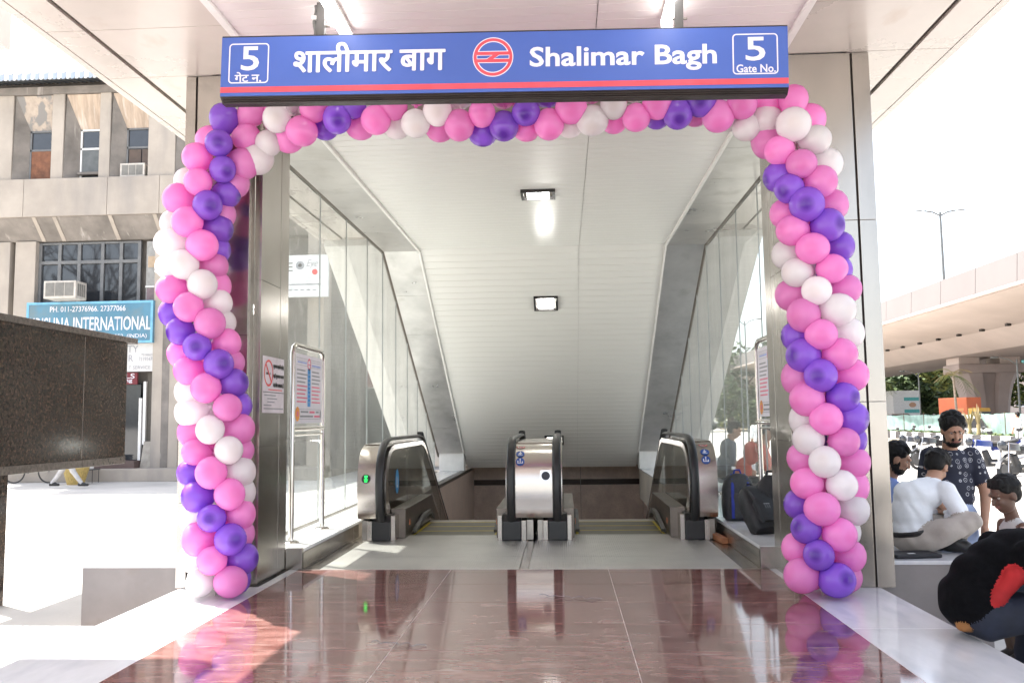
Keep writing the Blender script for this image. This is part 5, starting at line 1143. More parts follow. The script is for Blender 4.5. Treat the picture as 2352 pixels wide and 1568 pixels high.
# ================================================================ PEOPLE (one continuous surface each, grown from limbs and fleshed out as a distance field)
def sdf_surface(prims, res, k):
    lo = np.full(3, 1e9); hi = -lo
    for p in prims:
        if p[0] == 'c': P = np.array([p[1], p[2]], float); r = max(p[3], p[4])
        else: P = np.array([p[1]], float); r = max(p[2])
        lo = np.minimum(lo, P.min(0)-r); hi = np.maximum(hi, P.max(0)+r)
    lo -= .03; hi += .03
    n = np.ceil((hi-lo)/res).astype(int)+1
    ax = [lo[i]+np.arange(n[i])*res for i in range(3)]
    D = np.full(n, 1.0); B = np.full(n, 1.0); Lb = np.zeros(n, np.int16)
    for p in prims:
        if p[0] == 'c': P = np.array([p[1], p[2]], float); r = max(p[3], p[4])
        else: P = np.array([p[1]], float); r = max(p[2])
        a = np.maximum(((P.min(0)-r-.07-lo)/res).astype(int), 0); b = np.minimum(((P.max(0)+r+.07-lo)/res).astype(int)+2, n)
        sl_ = tuple(slice(a[i], b[i]) for i in range(3))
        G = np.stack(np.meshgrid(*[ax[i][sl_[i]] for i in range(3)], indexing='ij'), -1)
        if p[0] == 'c':
            A, Bv = P; ba = Bv-A; t = np.clip(((G-A)@ba)/max(ba@ba, 1e-9), 0, 1)
            d = np.linalg.norm(G-A-t[..., None]*ba, axis=-1)-(p[3]+(p[4]-p[3])*t)
        else:
            q = G-P[0]
            if p[3] is not None: q = q@np.array(p[3])
            rr_ = np.array(p[2], float); k0 = np.linalg.norm(q/rr_, axis=-1); k1 = np.linalg.norm(q/(rr_*rr_), axis=-1)+1e-9
            d = k0*(k0-1)/k1
        lab = p[5] if p[0] == 'c' else p[4]
        Ds, Bs, Ls = D[sl_], B[sl_], Lb[sl_]
        h = np.clip(.5+.5*(Ds-d)/k, 0, 1); D[sl_] = Ds*(1-h)+d*h-k*h*(1-h)
        m = d < Bs; Bs[m] = d[m]; Ls[m] = lab; B[sl_] = Bs; Lb[sl_] = Ls
    S = D < 0
    c = np.zeros(tuple(n-1)+(3,)); cnt = np.zeros(tuple(n-1))
    for axi in range(3):
        for o1 in (0, 1):
            for o2 in (0, 1):
                ot = [i for i in range(3) if i != axi]; s0 = [None]*3; s1 = [None]*3
                s0[axi] = slice(0, n[axi]-1); s1[axi] = slice(1, n[axi])
                for q, o_ in zip(ot, (o1, o2)): s0[q] = s1[q] = slice(o_, n[q]-1+o_)
                d0, d1 = D[tuple(s0)], D[tuple(s1)]; x = (S[tuple(s0)] != S[tuple(s1)]); t = np.where(x, d0/(d0-d1+1e-12), 0)
                cnt += x; c[..., axi] += t*x; c[..., ot[0]] += o1*x; c[..., ot[1]] += o2*x
    act = cnt > 0; idx = np.full(act.shape, -1); idx[act] = np.arange(act.sum())
    base = np.stack(np.nonzero(act), -1); V = lo+(base+c[act]/cnt[act][:, None])*res
    L_ = Lb[:-1, :-1, :-1][act]; Fs = []
    for axi in range(3):
        b_, c_ = [(1, 2), (2, 0), (0, 1)][axi]; s0 = [slice(1, n[i]-1) for i in range(3)]; s1 = list(s0); s0[axi] = slice(0, n[axi]-1); s1[axi] = slice(1, n[axi])
        X = np.stack(np.nonzero(S[tuple(s0)] != S[tuple(s1)]), -1); sg = S[tuple(s0)][tuple(X.T)]
        X = X+np.array([0 if i == axi else 1 for i in range(3)])
        def I(db, dc):
            Y = X.copy(); Y[:, b_] += db; Y[:, c_] += dc; return idx[tuple(Y.T)]
        q = np.stack([I(-1, -1), I(0, -1), I(0, 0), I(-1, 0)], -1); q[~sg] = q[~sg][:, ::-1]; Fs.append(q)
    return V, np.concatenate(Fs), L_
def sdf_obj(name, prims, mats, parent, res=.009, k=.02, org=(0, 0, 0), wob=0.):
    V, Fc, L_ = sdf_surface(prims, res, k)
    if wob:                                                  # cloth folds
        V = V+wob*np.stack([np.sin(V[:, 2]*38+V[:, 0]*27+2*np.sin(V[:, 1]*19))+np.sin(V[:, 1]*33-V[:, 2]*29+1.3), np.sin(V[:, 0]*36+V[:, 2]*31+2*np.sin(V[:, 0]*17)), np.sin(V[:, 0]*31-V[:, 1]*37+.7)], -1)*(np.isin(L_, (1, 2)))[:, None]
    me = bpy.data.meshes.new(name); me.from_pydata((V-np.array(org)).tolist(), [], Fc.tolist())
    for m in mats: me.materials.append(m)
    me.polygons.foreach_set('material_index', np.minimum(L_[Fc[:, 0]], len(mats)-1).astype(np.int32)); me.polygons.foreach_set('use_smooth', [True]*len(Fc)); me.update()
    o = bpy.data.objects.new(name, me); link(o, parent); return o
def frame(fwd, up=(0, 0, 1)):
    f = Vector(fwd).normalized(); r = f.cross(Vector(up)).normalized(); u = r.cross(f); return Matrix((r, f, u)).transposed()   # columns right, forward, up
def head_prims(c, fwd, up=(0, 0, 1), s=1., beard=False, skin=0, hairl=3):
    M = frame(fwd, up); C = Vector(c); N = np.array([list(r) for r in M])
    def T(x, y, z): return tuple(C+M@Vector((x*s, y*s, z*s)))
    def El(p, r, lab, rot=N): return ('e', T(*p), tuple(q*s for q in r), rot, lab)
    pr = [El((0, -.012, .030), (.076, .094, .092), skin), El((0, .020, -.045), (.060, .070, .075), skin), El((0, .048, -.085), (.030, .030, .026), skin),
          ('c', T(0, .088, .008), T(0, .106, -.030), .008*s, .013*s, skin), El((0, .080, .030), (.050, .018, .012), skin), El((.034, .070, -.025), (.022, .02, .02), skin), El((-.034, .070, -.025), (.022, .02, .02), skin),
          El((.078, -.012, -.008), (.012, .022, .034), skin), El((-.078, -.012, -.008), (.012, .022, .034), skin), El((0, .084, -.058), (.025, .010, .008), 4)]
    for sx_ in (-1, 1): pr.append(('c', T(.016*sx_, .094, .026), T(.046*sx_, .082, .030), .0042*s, .0032*s, hairl))
    if beard: pr += [El((0, .036, -.090), (.054, .054, .038), hairl), El((.057, -.004, -.062), (.009, .034, .036), hairl), El((-.057, -.004, -.062), (.009, .034, .036), hairl), ('c', T(-.024, .0885, -.047), T(.024, .0885, -.047), .0055*s, .0055*s, hairl)]
    return pr
HAIR = pm('black_hair', (.006, .005, .0045), .6, spec=.25, var=.4, scale=60., stretch=(1, 1, .3), bump=.3, bscale=200)
SKB = pm('skin_brown', (.36, .195, .125), .5, var=.06, scale=20., sss=.05); SKD = pm('skin_dark_brown', (.115, .058, .038), .5, var=.08, scale=20.); LIP = pm('lips_brown', (.26, .10, .085), .5); EYEW = pm('eye_white', (.30, .27, .25), .3); EYEB = pm('eye_dark', (.02, .012, .01), .1)
def hair_obj(e, c, fwd, up=(0, 0, 1), s=1., vol=1., low=-.02, org=(0, 0, 0), seed=1):
    """a cap of tufts over the crown and back of the head, down to the hairline"""
    M = frame(fwd, up); C = Vector(c); N = np.array([list(r) for r in M]); r = random.Random(seed)
    def T(x, y, z): return tuple(C+M@Vector((x*s, y*s, z*s)))
    pr = [('e', T(0, -.030, .050), (.086*s*vol, .094*s*vol, .086*s*vol), N, 0), ('e', T(0, -.050, .0), (.080*s, .066*s, .075*s), N, 0)]
    for i in range(110):
        a = r.uniform(0, 6.28); el = r.uniform(-.2, 1.5); x, y, z = math.cos(a)*math.cos(el)*.080, math.sin(a)*math.cos(el)*.096-.022, math.sin(el)*.09+.045
        if y > .045 and z < .085: continue
        pr.append(('e', T(x*vol, y*vol, z*vol), (.014*s, .014*s, .011*s), N, 0))
    for i in range(7): x = -.055+.11*i/6; pr.append(('c', T(x, .030, .112), T(x+r.uniform(-.01, .01), .070*(1-.25*abs(x)/.055), .082), .020*s, .012*s, 0))
    return sdf_obj('hair', pr, [HAIR], e, .0055, .010, org)
def eyes(e, c, fwd, up=(0, 0, 1), s=1., org=(0, 0, 0)):
    M = frame(fwd, up); C = Vector(c)-Vector(org)
    for sx_ in (-1, 1):
        w_ = MB().ball(C+M@Vector((.031*sx_*s, 0.0690*s, .006*s)), .0110*s, 10, 8).build('eye', EYEW, e, smooth='all')
        MB().ball(C+M@Vector((.031*sx_*s, .0765*s, .003*s)), .0052*s, 8, 6).build('iris', EYEB, w_, smooth='all')
def hand(wr, dirv, side, lab=0, curl=.4, s=1.):
    """palm, four fingers of unequal length with bent knuckles, thumb from the side of the palm"""
    W = Vector(wr); M = frame(dirv, side); up = M.col[2]; rt = M.col[0]; f = M.col[1]
    P = [('c', tuple(W), tuple(W+f*.055*s), .022*s, .030*s, lab), ('c', tuple(W+f*.05*s-rt*.022*s), tuple(W+f*.05*s+rt*.022*s), .020*s, .020*s, lab)]
    for i, (o_, L) in enumerate(((-.030, .058), (-.010, .070), (.011, .066), (.031, .052))):
        k0 = W+f*.085*s+rt*o_*s; k1 = k0+(f-up*curl).normalized()*L*.5*s; k2 = k1+(f-up*curl*2.6).normalized()*L*.55*s
        P += [('c', tuple(k0-f*.02*s), tuple(k0), .011*s, .0105*s, lab), ('c', tuple(k0), tuple(k1), .0105*s, .009*s, lab), ('c', tuple(k1), tuple(k2), .009*s, .007*s, lab)]
    t0 = W+f*.025*s-rt*.028*s; t1 = t0+(f*.8-rt*.7-up*.2).normalized()*.045*s; P += [('c', tuple(t0), tuple(t1), .013*s, .011*s, lab), ('c', tuple(t1), tuple(t1+(f-up*.3).normalized()*.03*s), .011*s, .008*s, lab)]
    return P
def limb(pts, rs, lab): return [('c', tuple(a), tuple(b), r0, r1, lab) for a, b, r0, r1 in zip(pts[:-1], pts[1:], rs[:-1], rs[1:])]
def shoe(a, d, L=.26, lab=5):
    a = Vector(a); d = Vector(d).normalized(); return [('c', tuple(a-d*.05+Vector((0, 0, .045))), tuple(a+d*(L-.10)+Vector((0, 0, .035))), .045, .034, lab), ('c', tuple(a+Vector((0, 0, .08))), tuple(a+d*.08+Vector((0, 0, .05))), .045, .04, lab)]
JEAN = pm('pale_blue_jeans', (.30, .37, .55), .8, var=.12, scale=9.); SHOEB = pm('black_shoe', (.02, .02, .02), .35)

# --- standing person in the dark patterned T-shirt
def tee_mat():
    m = pm('dark_patterned_tee', (.014, .016, .034), .8); nt = m.node_tree; L = nt.links.new; b = nt.nodes['Principled BSDF']
    tc = nd(nt, 'ShaderNodeTexCoord'); mp = nd(nt, 'ShaderNodeMapping'); mp.inputs['Scale'].default_value = (19., .001, 18.); L(tc.outputs['Object'], mp.inputs[0])
    vo = nd(nt, 'ShaderNodeTexVoronoi'); vo.inputs['Randomness'].default_value = .45; vo.inputs['Scale'].default_value = 1.; L(mp.outputs[0], vo.inputs['Vector'])
    r = nd(nt, 'ShaderNodeValToRGB'); r.color_ramp.interpolation = 'CONSTANT'; e = r.color_ramp.elements; e[0].color = (0, 0, 0, 1); e[1].position = .06; e[1].color = (.8, .8, .8, 1)
    for p, v in ((.13, .0), (.26, .75), (.33, .0)): q = e.new(p); q.color = (v, v, v, 1)
    L(vo.outputs['Distance'], r.inputs[0]); nz = nd(nt, 'ShaderNodeTexNoise'); nz.inputs['Scale'].default_value = 42.; L(tc.outputs['Object'], nz.inputs['Vector'])
    mu = nd(nt, 'ShaderNodeMath', operation='MULTIPLY'); r2 = nd(nt, 'ShaderNodeMapRange'); r2.inputs['From Min'].default_value = .25; r2.inputs['From Max'].default_value = .5; L(nz.outputs['Fac'], r2.inputs['Value']); L(r.outputs[0], mu.inputs[0]); L(r2.outputs[0], mu.inputs[1])
    mx = nd(nt, 'ShaderNodeMix', data_type='RGBA'); mx.inputs['A'].default_value = (.012, .014, .030, 1); mx.inputs['B'].default_value = (.50, .50, .53, 1); L(mu.outputs[0], mx.inputs['Factor']); L(mx.outputs['Result'], b.inputs['Base Color']); return m
ox, oy = 3.12, 7.2
per = empty('person', (ox, oy, -.45), label='standing person in a dark patterned T-shirt and pale jeans looking down', cat='person')
V3 = Vector
hc = V3((3.105, 7.13, 1.075)); hf = (-.12, -1, -.38)
pr = head_prims(hc, hf, s=1.0, beard=True)
pr += limb([V3((3.105, 7.2, .97)), V3((3.11, 7.22, .90))], [.055, .06], 0)
pr += [('e', (3.11, 7.22, .80), (.185, .105, .13), None, 1), ('e', (3.115, 7.21, .63), (.165, .105, .17), None, 1), ('e', (3.118, 7.21, .53), (.160, .108, .085), None, 1)]
pr += limb([V3((2.945, 7.22, .87)), V3((2.905, 7.20, .70))], [.070, .068], 1)+limb([V3((3.275, 7.22, .87)), V3((3.325, 7.19, .69))], [.072, .070], 1)
pr += limb([V3((2.905, 7.20, .72)), V3((2.90, 7.15, .60)), V3((2.96, 7.02, .46))], [.045, .042, .028], 0)
pr += limb([V3((3.325, 7.19, .71)), V3((3.345, 7.16, .58)), V3((3.285, 7.08, .36))], [.047, .044, .028], 0)
pr += hand((2.97, 7.01, .45), (.3, -.5, -.8), (-1, -.2, 0), 0)+hand((3.283, 7.075, .35), (-.15, -.25, -1), (1, -.3, 0), 0)
pr += [('e', (3.118, 7.215, .44), (.155, .11, .10), None, 2)]
pr += limb([V3((3.035, 7.21, .40)), V3((3.02, 7.19, -.02)), V3((3.015, 7.22, -.37))], [.088, .068, .052], 2)+limb([V3((3.20, 7.21, .40)), V3((3.215, 7.19, -.02)), V3((3.225, 7.22, -.37))], [.088, .068, .052], 2)
pr += shoe((3.01, 7.22, -.45), (-.1, -1, 0))+shoe((3.23, 7.22, -.45), (.15, -1, 0))
sdf_obj('body', pr, [SKB, tee_mat(), JEAN, HAIR, LIP, SHOEB], per, .0075, .016, (ox, oy, -.45), .0022)
hair_obj(per, hc, hf, s=1.0, vol=1.12, org=(ox, oy, -.45), seed=3); eyes(per, hc, hf, org=(ox, oy, -.45))

# --- seated person in white shirt and beige trousers, back turned, cross-legged on the ledge
SHW = pm('white_shirt', (.74, .76, .79), .8, var=.06, scale=7., bump=.1, bscale=40); TRB = pm('beige_trousers', (.42, .375, .335), .8, var=.08, scale=8., bump=.1, bscale=40); BELT = pm('black_belt', (.018, .015, .014), .4)
per = empty('person', (2.62, 6.8, .175), label='person in a white shirt and beige trousers sitting cross-legged on the ledge', cat='person')
hc = V3((2.90, 6.98, .795)); hf = (.55, .55, -.62); hup = (.4, .3, .8)
pr = head_prims(hc, hf, hup, .98)
pr += limb([V3((2.86, 6.93, .735)), V3((2.80, 6.86, .67))], [.055, .06], 0)
pr += [('e', (2.615, 6.80, .33), (.145, .125, .12), None, 1), ('e', (2.625, 6.80, .46), (.150, .120, .16), None, 1), ('e', (2.68, 6.81, .59), (.185, .115, .12), None, 1), ('e', (2.755, 6.84, .645), (.150, .105, .075), None, 1)]
pr += limb([V3((2.86, 6.74, .635)), V3((2.915, 6.68, .49)), V3((2.90, 6.74, .44))], [.070, .062, .055], 1)+limb([V3((2.90, 6.74, .43)), V3((2.95, 6.92, .44))], [.052, .036], 1)
pr += hand((2.955, 6.94, .445), (.3, 1, .1), (0, 0, 1), 0)
pr += limb([V3((2.62, 6.93, .62)), V3((2.72, 7.08, .46)), V3((2.88, 7.10, .43))], [.068, .058, .045], 1)+hand((2.89, 7.10, .43), (1, .2, .1), (0, 0, 1), 0)
pr += [('e', (2.605, 6.80, .275), (.150, .135, .105), None, 2)]
pr += limb([V3((2.66, 6.74, .265)), V3((2.80, 6.66, .34)), V3((2.985, 6.62, .425))], [.105, .095, .066], 2)+limb([V3((2.985, 6.62, .425)), V3((2.93, 6.74, .30)), V3((2.80, 6.84, .235))], [.062, .055, .045], 2)
pr += limb([V3((2.68, 6.90, .27)), V3((2.86, 7.02, .33)), V3((2.99, 7.04, .36))], [.10, .088, .062], 2)+limb([V3((2.99, 7.04, .36)), V3((2.95, 6.88, .27)), V3((2.90, 6.76, .225))], [.06, .052, .044], 2)
pr += shoe((2.80, 6.86, .178), (-.5, .8, 0), .24)+shoe((2.90, 6.74, .178), (.7, -.6, 0), .20)
sdf_obj('body', pr, [SKB, SHW, TRB, HAIR, LIP, SHOEB], per, .0085, .018, (2.62, 6.8, .175), .0036)
hair_obj(per, hc, hf, hup, .98, 1.05, org=(2.62, 6.8, .175), seed=5)
bp_ = [(2.61+.156*math.cos(a), 6.80+.142*math.sin(a), .335+.030*math.cos(a-.3)) for a in [i*.2244 for i in range(29)]]
MB().tube([V3(p)-V3((2.62, 6.8, .175)) for p in bp_], .020, 6, flat=.6).build('belt', BELT, per)
bag = empty('folder_bag', (2.52, 6.56, .177), rad(8), 'flat black document bag lying on the ledge beside the seated person', 'bag')
MB().box(-.17, .17, -.10, .10, 0, .028).build('case', pm('black_nylon', (.016, .016, .02), .6), bag, bevel=.010); MB().box(-.06, -.01, -.06, -.03, .0282, .030).build('print', PW, bag)

# --- person in pale blue shirt seen in profile behind the column
SHB = pm('pale_blue_shirt', (.24, .34, .70), .8, var=.06, scale=7.)
per = empty('person', (2.80, 7.75, .175), label='person in a pale blue shirt sitting in profile half behind the steel column', cat='person')
hc = V3((2.845, 7.62, .83)); hf = (.9, -.25, -.42)
pr = head_prims(hc, hf, s=1.02, beard=True)
pr += limb([V3((2.81, 7.65, .73)), V3((2.79, 7.68, .66))], [.055, .06], 0)
pr += [('e', (2.76, 7.72, .55), (.125, .18, .14), None, 1), ('e', (2.74, 7.74, .38), (.125, .155, .17), None, 1), ('e', (2.76, 7.74, .27), (.14, .155, .10), None, 2)]
pr += limb([V3((2.79, 7.56, .59)), V3((2.84, 7.52, .42)), V3((2.98, 7.56, .34))], [.062, .052, .038], 1)+hand((2.99, 7.56, .34), (1, .1, -.1), (0, 0, 1), 0)
pr += limb([V3((2.79, 7.90, .59)), V3((2.87, 7.94, .42)), V3((2.99, 7.86, .34))], [.062, .052, .038], 1)+hand((3.0, 7.855, .34), (1, -.1, -.1), (0, 0, 1), 0)
pr += limb([V3((2.78, 7.66, .27)), V3((3.05, 7.62, .25)), V3((3.08, 7.62, -.37))], [.10, .075, .05], 2)+limb([V3((2.78, 7.82, .27)), V3((3.05, 7.84, .25)), V3((3.10, 7.85, -.37))], [.10, .075, .05], 2)+shoe((3.08, 7.62, -.45), (1, 0, 0))+shoe((3.10, 7.85, -.45), (1, 0, 0))
sdf_obj('body', pr, [SKB, SHB, pm('dark_trousers', (.05, .05, .06), .8), HAIR, LIP, SHOEB], per, .008, .017, (2.80, 7.75, .175), .0009)
hair_obj(per, hc, hf, s=1.02, vol=1.06, org=(2.80, 7.75, .175), seed=8); eyes(per, hc, hf, s=1.02, org=(2.80, 7.75, .175))

# --- child in a white vest
per = empty('child', (2.93, 5.98, -.45), label='child in a white sleeveless vest with short hair looking down', cat='child')
hc = V3((2.885, 5.92, .67)); hf = (-1, -.15, -.38)
pr = head_prims(hc, hf, s=.93)
pr += limb([V3((2.92, 5.95, .59)), V3((2.95, 5.97, .51))], [.042, .045], 0)+[('e', (2.965, 5.98, .40), (.085, .125, .12), None, 1), ('e', (2.965, 5.98, .22), (.080, .11, .14), None, 1), ('e', (2.965, 5.98, .08), (.09, .115, .09), None, 2)]
pr += limb([V3((2.96, 5.85, .46)), V3((2.93, 5.82, .28)), V3((2.84, 5.86, .17))], [.042, .034, .025], 0)+hand((2.83, 5.865, .165), (-1, .2, -.2), (0, 0, 1), 0, s=.75)
pr += limb([V3((2.96, 6.11, .46)), V3((2.94, 6.14, .28)), V3((2.85, 6.05, .18))], [.042, .034, .025], 0)+hand((2.84, 6.045, .175), (-1, -.2, -.2), (0, 0, 1), 0, s=.75)
pr += limb([V3((2.95, 5.92, .06)), V3((2.90, 5.91, -.18)), V3((2.94, 5.92, -.40))], [.068, .05, .036], 2)+limb([V3((2.95, 6.05, .06)), V3((2.92, 6.06, -.18)), V3((2.96, 6.06, -.40))], [.068, .05, .036], 2)+shoe((2.94, 5.92, -.45), (-1, 0, 0), .2)+shoe((2.96, 6.06, -.45), (-1, 0, 0), .2)
sdf_obj('body', pr, [SKD, pm('grey_white_vest', (.45, .43, .42), .8), pm('brown_shorts', (.10, .07, .05), .8), HAIR, LIP, SHOEB], per, .008, .014, (2.93, 5.98, -.45), .0006)
hair_obj(per, hc, hf, s=.93, vol=1.03, org=(2.93, 5.98, -.45), seed=9); eyes(per, hc, hf, s=.93, org=(2.93, 5.98, -.45))

# --- hunched person in a black sweater with a red panel, sitting on the platform edge
BLKS = pm('black_sweater', (.0035, .0035, .0045), .95, spec=.12, var=.3, scale=40., bump=.2, bscale=220); REDS = pm('red_panel', (.36, .006, .008), .8, var=.12, scale=9.); DJN = pm('dark_blue_jeans', (.010, .014, .030), .8, var=.25, scale=8.)
per = empty('person', (2.25, 4.95, 0), label='hunched person in a black sweater with red panel and dark jeans on the platform edge', cat='person')
pr = [('e', (2.22, 4.96, .105), (.130, .18, .100), None, 2), ('e', (2.195, 4.96, .165), (.148, .20, .125), None, 1), ('e', (2.20, 4.97, .22), (.145, .19, .13), None, 1), ('e', (2.265, 4.97, .31), (.150, .18, .14), None, 1), ('e', (2.375, 4.98, .40), (.150, .19, .125), None, 1), ('e', (2.48, 4.99, .46), (.14, .20, .11), None, 1)]
pr += limb([V3((2.50, 5.0, .50)), V3((2.58, 5.0, .54))], [.06, .055], 0)+head_prims(V3((2.67, 5.0, .52)), (.75, 0, -.65), (.6, 0, .8))
pr += limb([V3((2.44, 4.80, .46)), V3((2.47, 4.72, .27)), V3((2.62, 4.74, .20))], [.075, .062, .045], 1)+hand((2.64, 4.74, .195), (1, .1, -.1), (0, 0, 1), 0)
pr += limb([V3((2.44, 5.18, .46)), V3((2.48, 5.26, .28)), V3((2.63, 5.22, .20))], [.075, .062, .045], 1)+hand((2.65, 5.215, .195), (1, -.1, -.1), (0, 0, 1), 0)
pr += [('c', (2.215, 4.795, .165), (2.265, 4.785, .235), .022, .035, 6), ('c', (2.265, 4.785, .235), (2.355, 4.775, .350), .036, .050, 6)]
pr += limb([V3((2.24, 4.86, .115)), V3((2.42, 4.83, .155)), V3((2.56, 4.82, .18))], [.115, .10, .080], 2)+limb([V3((2.56, 4.82, .18)), V3((2.52, 4.84, -.12)), V3((2.50, 4.84, -.36))], [.072, .055, .048], 2)
pr += limb([V3((2.24, 5.06, .115)), V3((2.42, 5.10, .155)), V3((2.58, 5.12, .18))], [.115, .10, .080], 2)+limb([V3((2.58, 5.12, .18)), V3((2.56, 5.12, -.12)), V3((2.55, 5.12, -.36))], [.072, .055, .048], 2)
pr += [('e', (2.11, 4.86, .070), (.032, .045, .022), None, 7)]
pr += shoe((2.50, 4.84, -.45), (1, -.1, 0), lab=5)+shoe((2.55, 5.12, -.45), (1, 0, 0), lab=5)
sdf_obj('body', pr, [SKB, BLKS, DJN, HAIR, LIP, pm('cream_shoe', (.6, .54, .46), .6), REDS, pm('orange_shirt_hem', (.26, .11, .03), .8)], per, .008, .022, (2.25, 4.95, 0), .002)
hair_obj(per, V3((2.67, 5.0, .52)), (.75, 0, -.65), (.6, 0, .8), org=(2.25, 4.95, 0), seed=12)

# --- people beyond the glass and across the plaza
def simple_person(label, x, y, z0, face, top, bot, seat=False, walk=0., name='person', sk=SKB, arm=0., lean=0., h=1.68, bag=None):
    """upright (or seated) figure facing `face`; walk = stride in metres"""
    e = empty(name, (x, y, z0), label=label, cat='person'); f = Vector((face[0], face[1], 0)).normalized(); r = f.cross(Vector((0, 0, 1))); O = Vector((x, y, z0)); s = h/1.68
    hip = O+Vector((0, 0, (.13 if seat else .88)*s)); ch = hip+Vector((0, 0, .36*s))+f*lean*.36; nk = hip+Vector((0, 0, .54*s))+f*lean*.60; hc = nk+Vector((0, 0, .155*s))+f*(.03+lean*.12); hf = tuple(f+Vector((0, 0, -.15-lean*.9)))
    N = np.array([list(q) for q in Matrix((r, f, Vector((0, 0, 1)))).transposed()])
    P = head_prims(hc, hf, s=s)+limb([nk-Vector((0, 0, .02)), nk+Vector((0, 0, .07))], [.058*s, .052*s], 0)
    P += [('e', tuple(ch+Vector((0, 0, .05*s))), (.19*s, .11*s, .16*s), N, 1), ('e', tuple(hip+(ch-hip)*.45), (.165*s, .11*s, .19*s), N, 1), ('e', tuple(hip), (.165*s, .12*s, .11*s), N, 2)]
    for sg in (-1, 1):
        sh = nk-Vector((0, 0, .06*s))+r*sg*.185*s; sw_ = -sg*walk*.35+arm
        el = sh+r*sg*.04*s+f*sw_*.5-Vector((0, 0, .27*s)); wr = el+f*(.10+abs(sw_)*.4+(.15 if seat else 0))*s-Vector((0, 0, (.10 if seat else .22)*s))
        P += limb([sh, el], [.068*s, .052*s], 1)+limb([el, wr], [.046*s, .030*s], 0)+hand(tuple(wr), tuple(f*.4-Vector((0, 0, .8))), tuple(r*sg), 0, s=s)
        hj = hip+r*sg*.085*s
        if seat: kn = hj+f*.42*s+Vector((0, 0, .02)); an = kn-Vector((0, 0, .44*s))+f*.03
        else: kn = hj+f*sg*walk*.35-Vector((0, 0, .42*s)); an = hj+f*sg*walk*.78-Vector((0, 0, (.79-.10*abs(walk))*s))
        P += limb([hj, kn], [.098*s, .070*s], 2)+limb([kn, an], [.066*s, .050*s], 2)+shoe(tuple(an-Vector((0, 0, .085*s))), tuple(f), lab=5)
    sdf_obj('body', P, [sk, top, bot, HAIR, LIP, SHOEB], e, .012, .02, (x, y, z0), .001); hair_obj(e, hc, hf, s=s, org=(x, y, z0), seed=int(x*10) % 99+1)
    return e
SHO = pm('orange_red_shirt', (.62, .13, .085), .8); SHG = pm('grey_shirt', (.16, .17, .19), .8); DTR = pm('charcoal_trousers', (.045, .05, .05), .8); OCH = pm('ochre_shirt', (.52, .29, .12), .8)
simple_person('person in an orange-red T-shirt sitting on the ledge beyond the glass', 2.36, 12.1, .175, (1., -.3), SHO, DTR, seat=True, lean=.55, arm=.2)
simple_person('person in a grey shirt sitting on the ledge behind the orange-red one', 2.42, 13.6, .175, (1., -.1), SHG, DTR, seat=True, lean=.25)
simple_person('person in a white shirt and dark trousers walking away beyond the glass', 5.55, 25., -.45, (.3, 1), SHW, DTR, walk=.28)
simple_person('person in an ochre shirt and jeans beyond the poster stand', 6.05, 24.3, -.45, (-.6, 1), OCH, JEAN, walk=.12)
simple_person('person in pale trousers and black shoes walking behind the granite monolith', -13.15, 22.3, -.45, (1, .05), SHB, pm('pale_grey_trousers', (.50, .48, .47), .8), walk=.55)
simple_person('person in white clothes standing at the net fence by the road', at(2340, 985, 40.).x, 40., -.45, (-.3, 1), SHW, SHW, h=1.7)

# ================================================================ BACKPACKS, BOTTLES, PLANK ON THE LEDGE
NYL = pm('black_backpack_nylon', (.018, .018, .021), .6, var=.3, scale=20., bump=.1, bscale=120); NYG = pm('grey_backpack_nylon', (.042, .042, .046), .6, var=.2, scale=30.); BLS = pm('royal_blue_strap', (.012, .03, .30), .6)
def backpack(label, x, y, z, rz, main, trim, tilt=0., h=.46, mark=None):
    e = empty('backpack', (x, y, z), rz, label, 'backpack', 'backpacks on the ledge'); e.rotation_euler = (tilt, 0, rz)
    rings = []
    for zz, w_, d_ in ((.0, .125, .075), (.03, .150, .095), (.16, .160, .105), (.30, .155, .098), (.39, .132, .080), (.44, .10, .055), (h, .05, .03)):
        rings.append([(w_*math.copysign(abs(math.cos(a))**.6, math.cos(a)), d_*math.copysign(abs(math.sin(a))**.6, math.sin(a)), zz) for a in [i*2*math.pi/24 for i in range(24)]])
    MB().loft(rings).build('body', main, e, smooth=True)
    rings = [[(a_*w_, -.085+b_*.045, zz) for a_, b_ in ((-1, .6), (-.9, -.5), (-.6, -1), (.6, -1), (.9, -.5), (1, .6))] for zz, w_ in ((.04, .10), (.10, .12), (.22, .12), (.27, .09))]
    MB().loft(rings).build('front_pocket', main, e, smooth=True)
    for sx_ in (-1, 1): MB().tube([(sx_*.09, -.112, .03), (sx_*.095, -.128, .15), (sx_*.088, -.105, .30), (sx_*.07, -.06, .41), (sx_*.06, -.01, .455)], .016, 6, flat=.35).build('strap', trim, e)
    MB().tube([(-.04, 0, h-.01), (-.025, 0, h+.035), (.025, 0, h+.035), (.04, 0, h-.01)], .010, 6).build('handle', trim, e)
    if mark: letter(mark, .06, .05, pm('backpack_print', (.4, .4, .42), .6), e, (-.05, -.105, .12) if not tilt else (.0, -.135, .18), 0.)
    return e
backpack('dark grey backpack with royal blue straps standing on the ledge', 1.735, 8.90, .176, rad(8), NYG, BLS, mark='AYIII')
backpack('tall black backpack standing behind the leaning one', 1.86, 8.02, .176, rad(-10), NYL, NYL, h=.50)
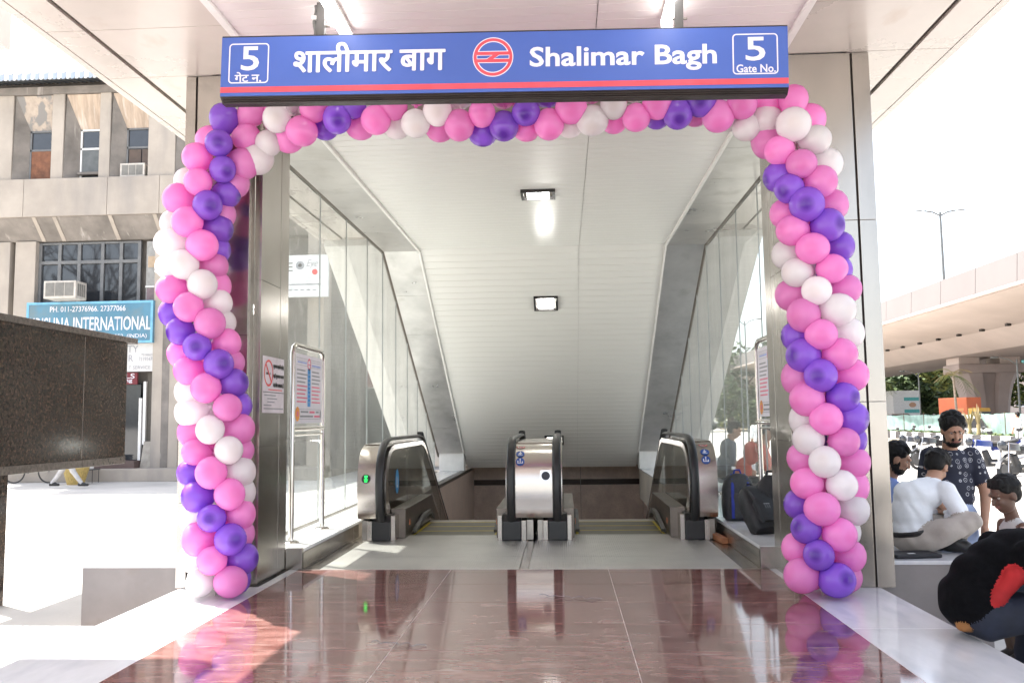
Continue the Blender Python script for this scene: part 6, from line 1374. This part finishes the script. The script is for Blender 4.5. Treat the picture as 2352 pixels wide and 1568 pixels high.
backpack('black backpack lying tilted against the tall black backpack', 1.775, 7.80, .20, rad(20), NYL, pm('black_strap', (.022, .022, .024), .6), tilt=rad(-38), mark='TTT')
yb_ = empty('packet', (1.90, 7.66, .178), label='yellow and orange packet tucked beside the black backpack', cat='packet')
MB().ball((0, 0, .085), (.035, .05, .09), 12, 8).build('pouch', pm('packet_yellow', (.80, .42, .02), .4), yb_, smooth=True); MB().box(-.02, .02, -.052, -.046, .03, .06).build('print', PR, yb_)
wp = empty('wood_offcut', (1.49, 8.73, .003), rad(5), 'orange-brown wooden offcut lying at the foot of the steel kerb', 'wood block')
MB().box(-.03, .03, -.27, .27, 0, .055).build('block', pm('orange_wood', (.42, .17, .075), .6, var=.2, scale=10., stretch=(4, .4, 4)), wp, bevel=.004)
def bottle(x, y, lb):
    e = empty('water_bottle', (x, y, .176), label=lb, cat='bottle', group='water bottles on the ledge')
    MB().loft([[(r*math.cos(i*.524), r*math.sin(i*.524), z) for i in range(12)] for r, z in ((.03, 0), (.034, .01), (.031, .06), (.034, .12), (.033, .16), (.014, .205), (.014, .22))]).build('body', GLASS, e, smooth=True)
    MB().cyl((0, 0, .22), (0, 0, .24), .016, n=10).build('cap', WHITEP, e)
bottle(1.60, 9.25, 'clear plastic water bottle standing next to the steel newel'); bottle(1.68, 9.45, 'clear plastic water bottle standing behind the blue-strapped backpack')

# torn balloon ribbons left on the granite floor
RIBN = pm('silver_ribbon', (.24, .24, .27), .3)
for lb, px, py, L_, a_ in (('curled silver ribbon lying where a floor joint crosses the polished granite', 915, 1481, .16, -.25), ('thin silver ribbon strand lying on the granite before the centre newel', 1310, 1373, .22, -.3)):
    p_ = fl(px, py); e = empty('ribbon_scrap', (p_.x, p_.y, .002), a_, lb, 'ribbon', 'ribbon scraps on the floor')
    pts = [(-L_+2*L_*i/24+.008*math.sin(i*1.7), .020*math.sin(i*.9)+.01*math.sin(i*2.3), .004+.004*(1+math.sin(i*1.3))) for i in range(25)]
    MB().tube(pts, .002, 5, flat=.5).build('ribbon', RIBN, e)
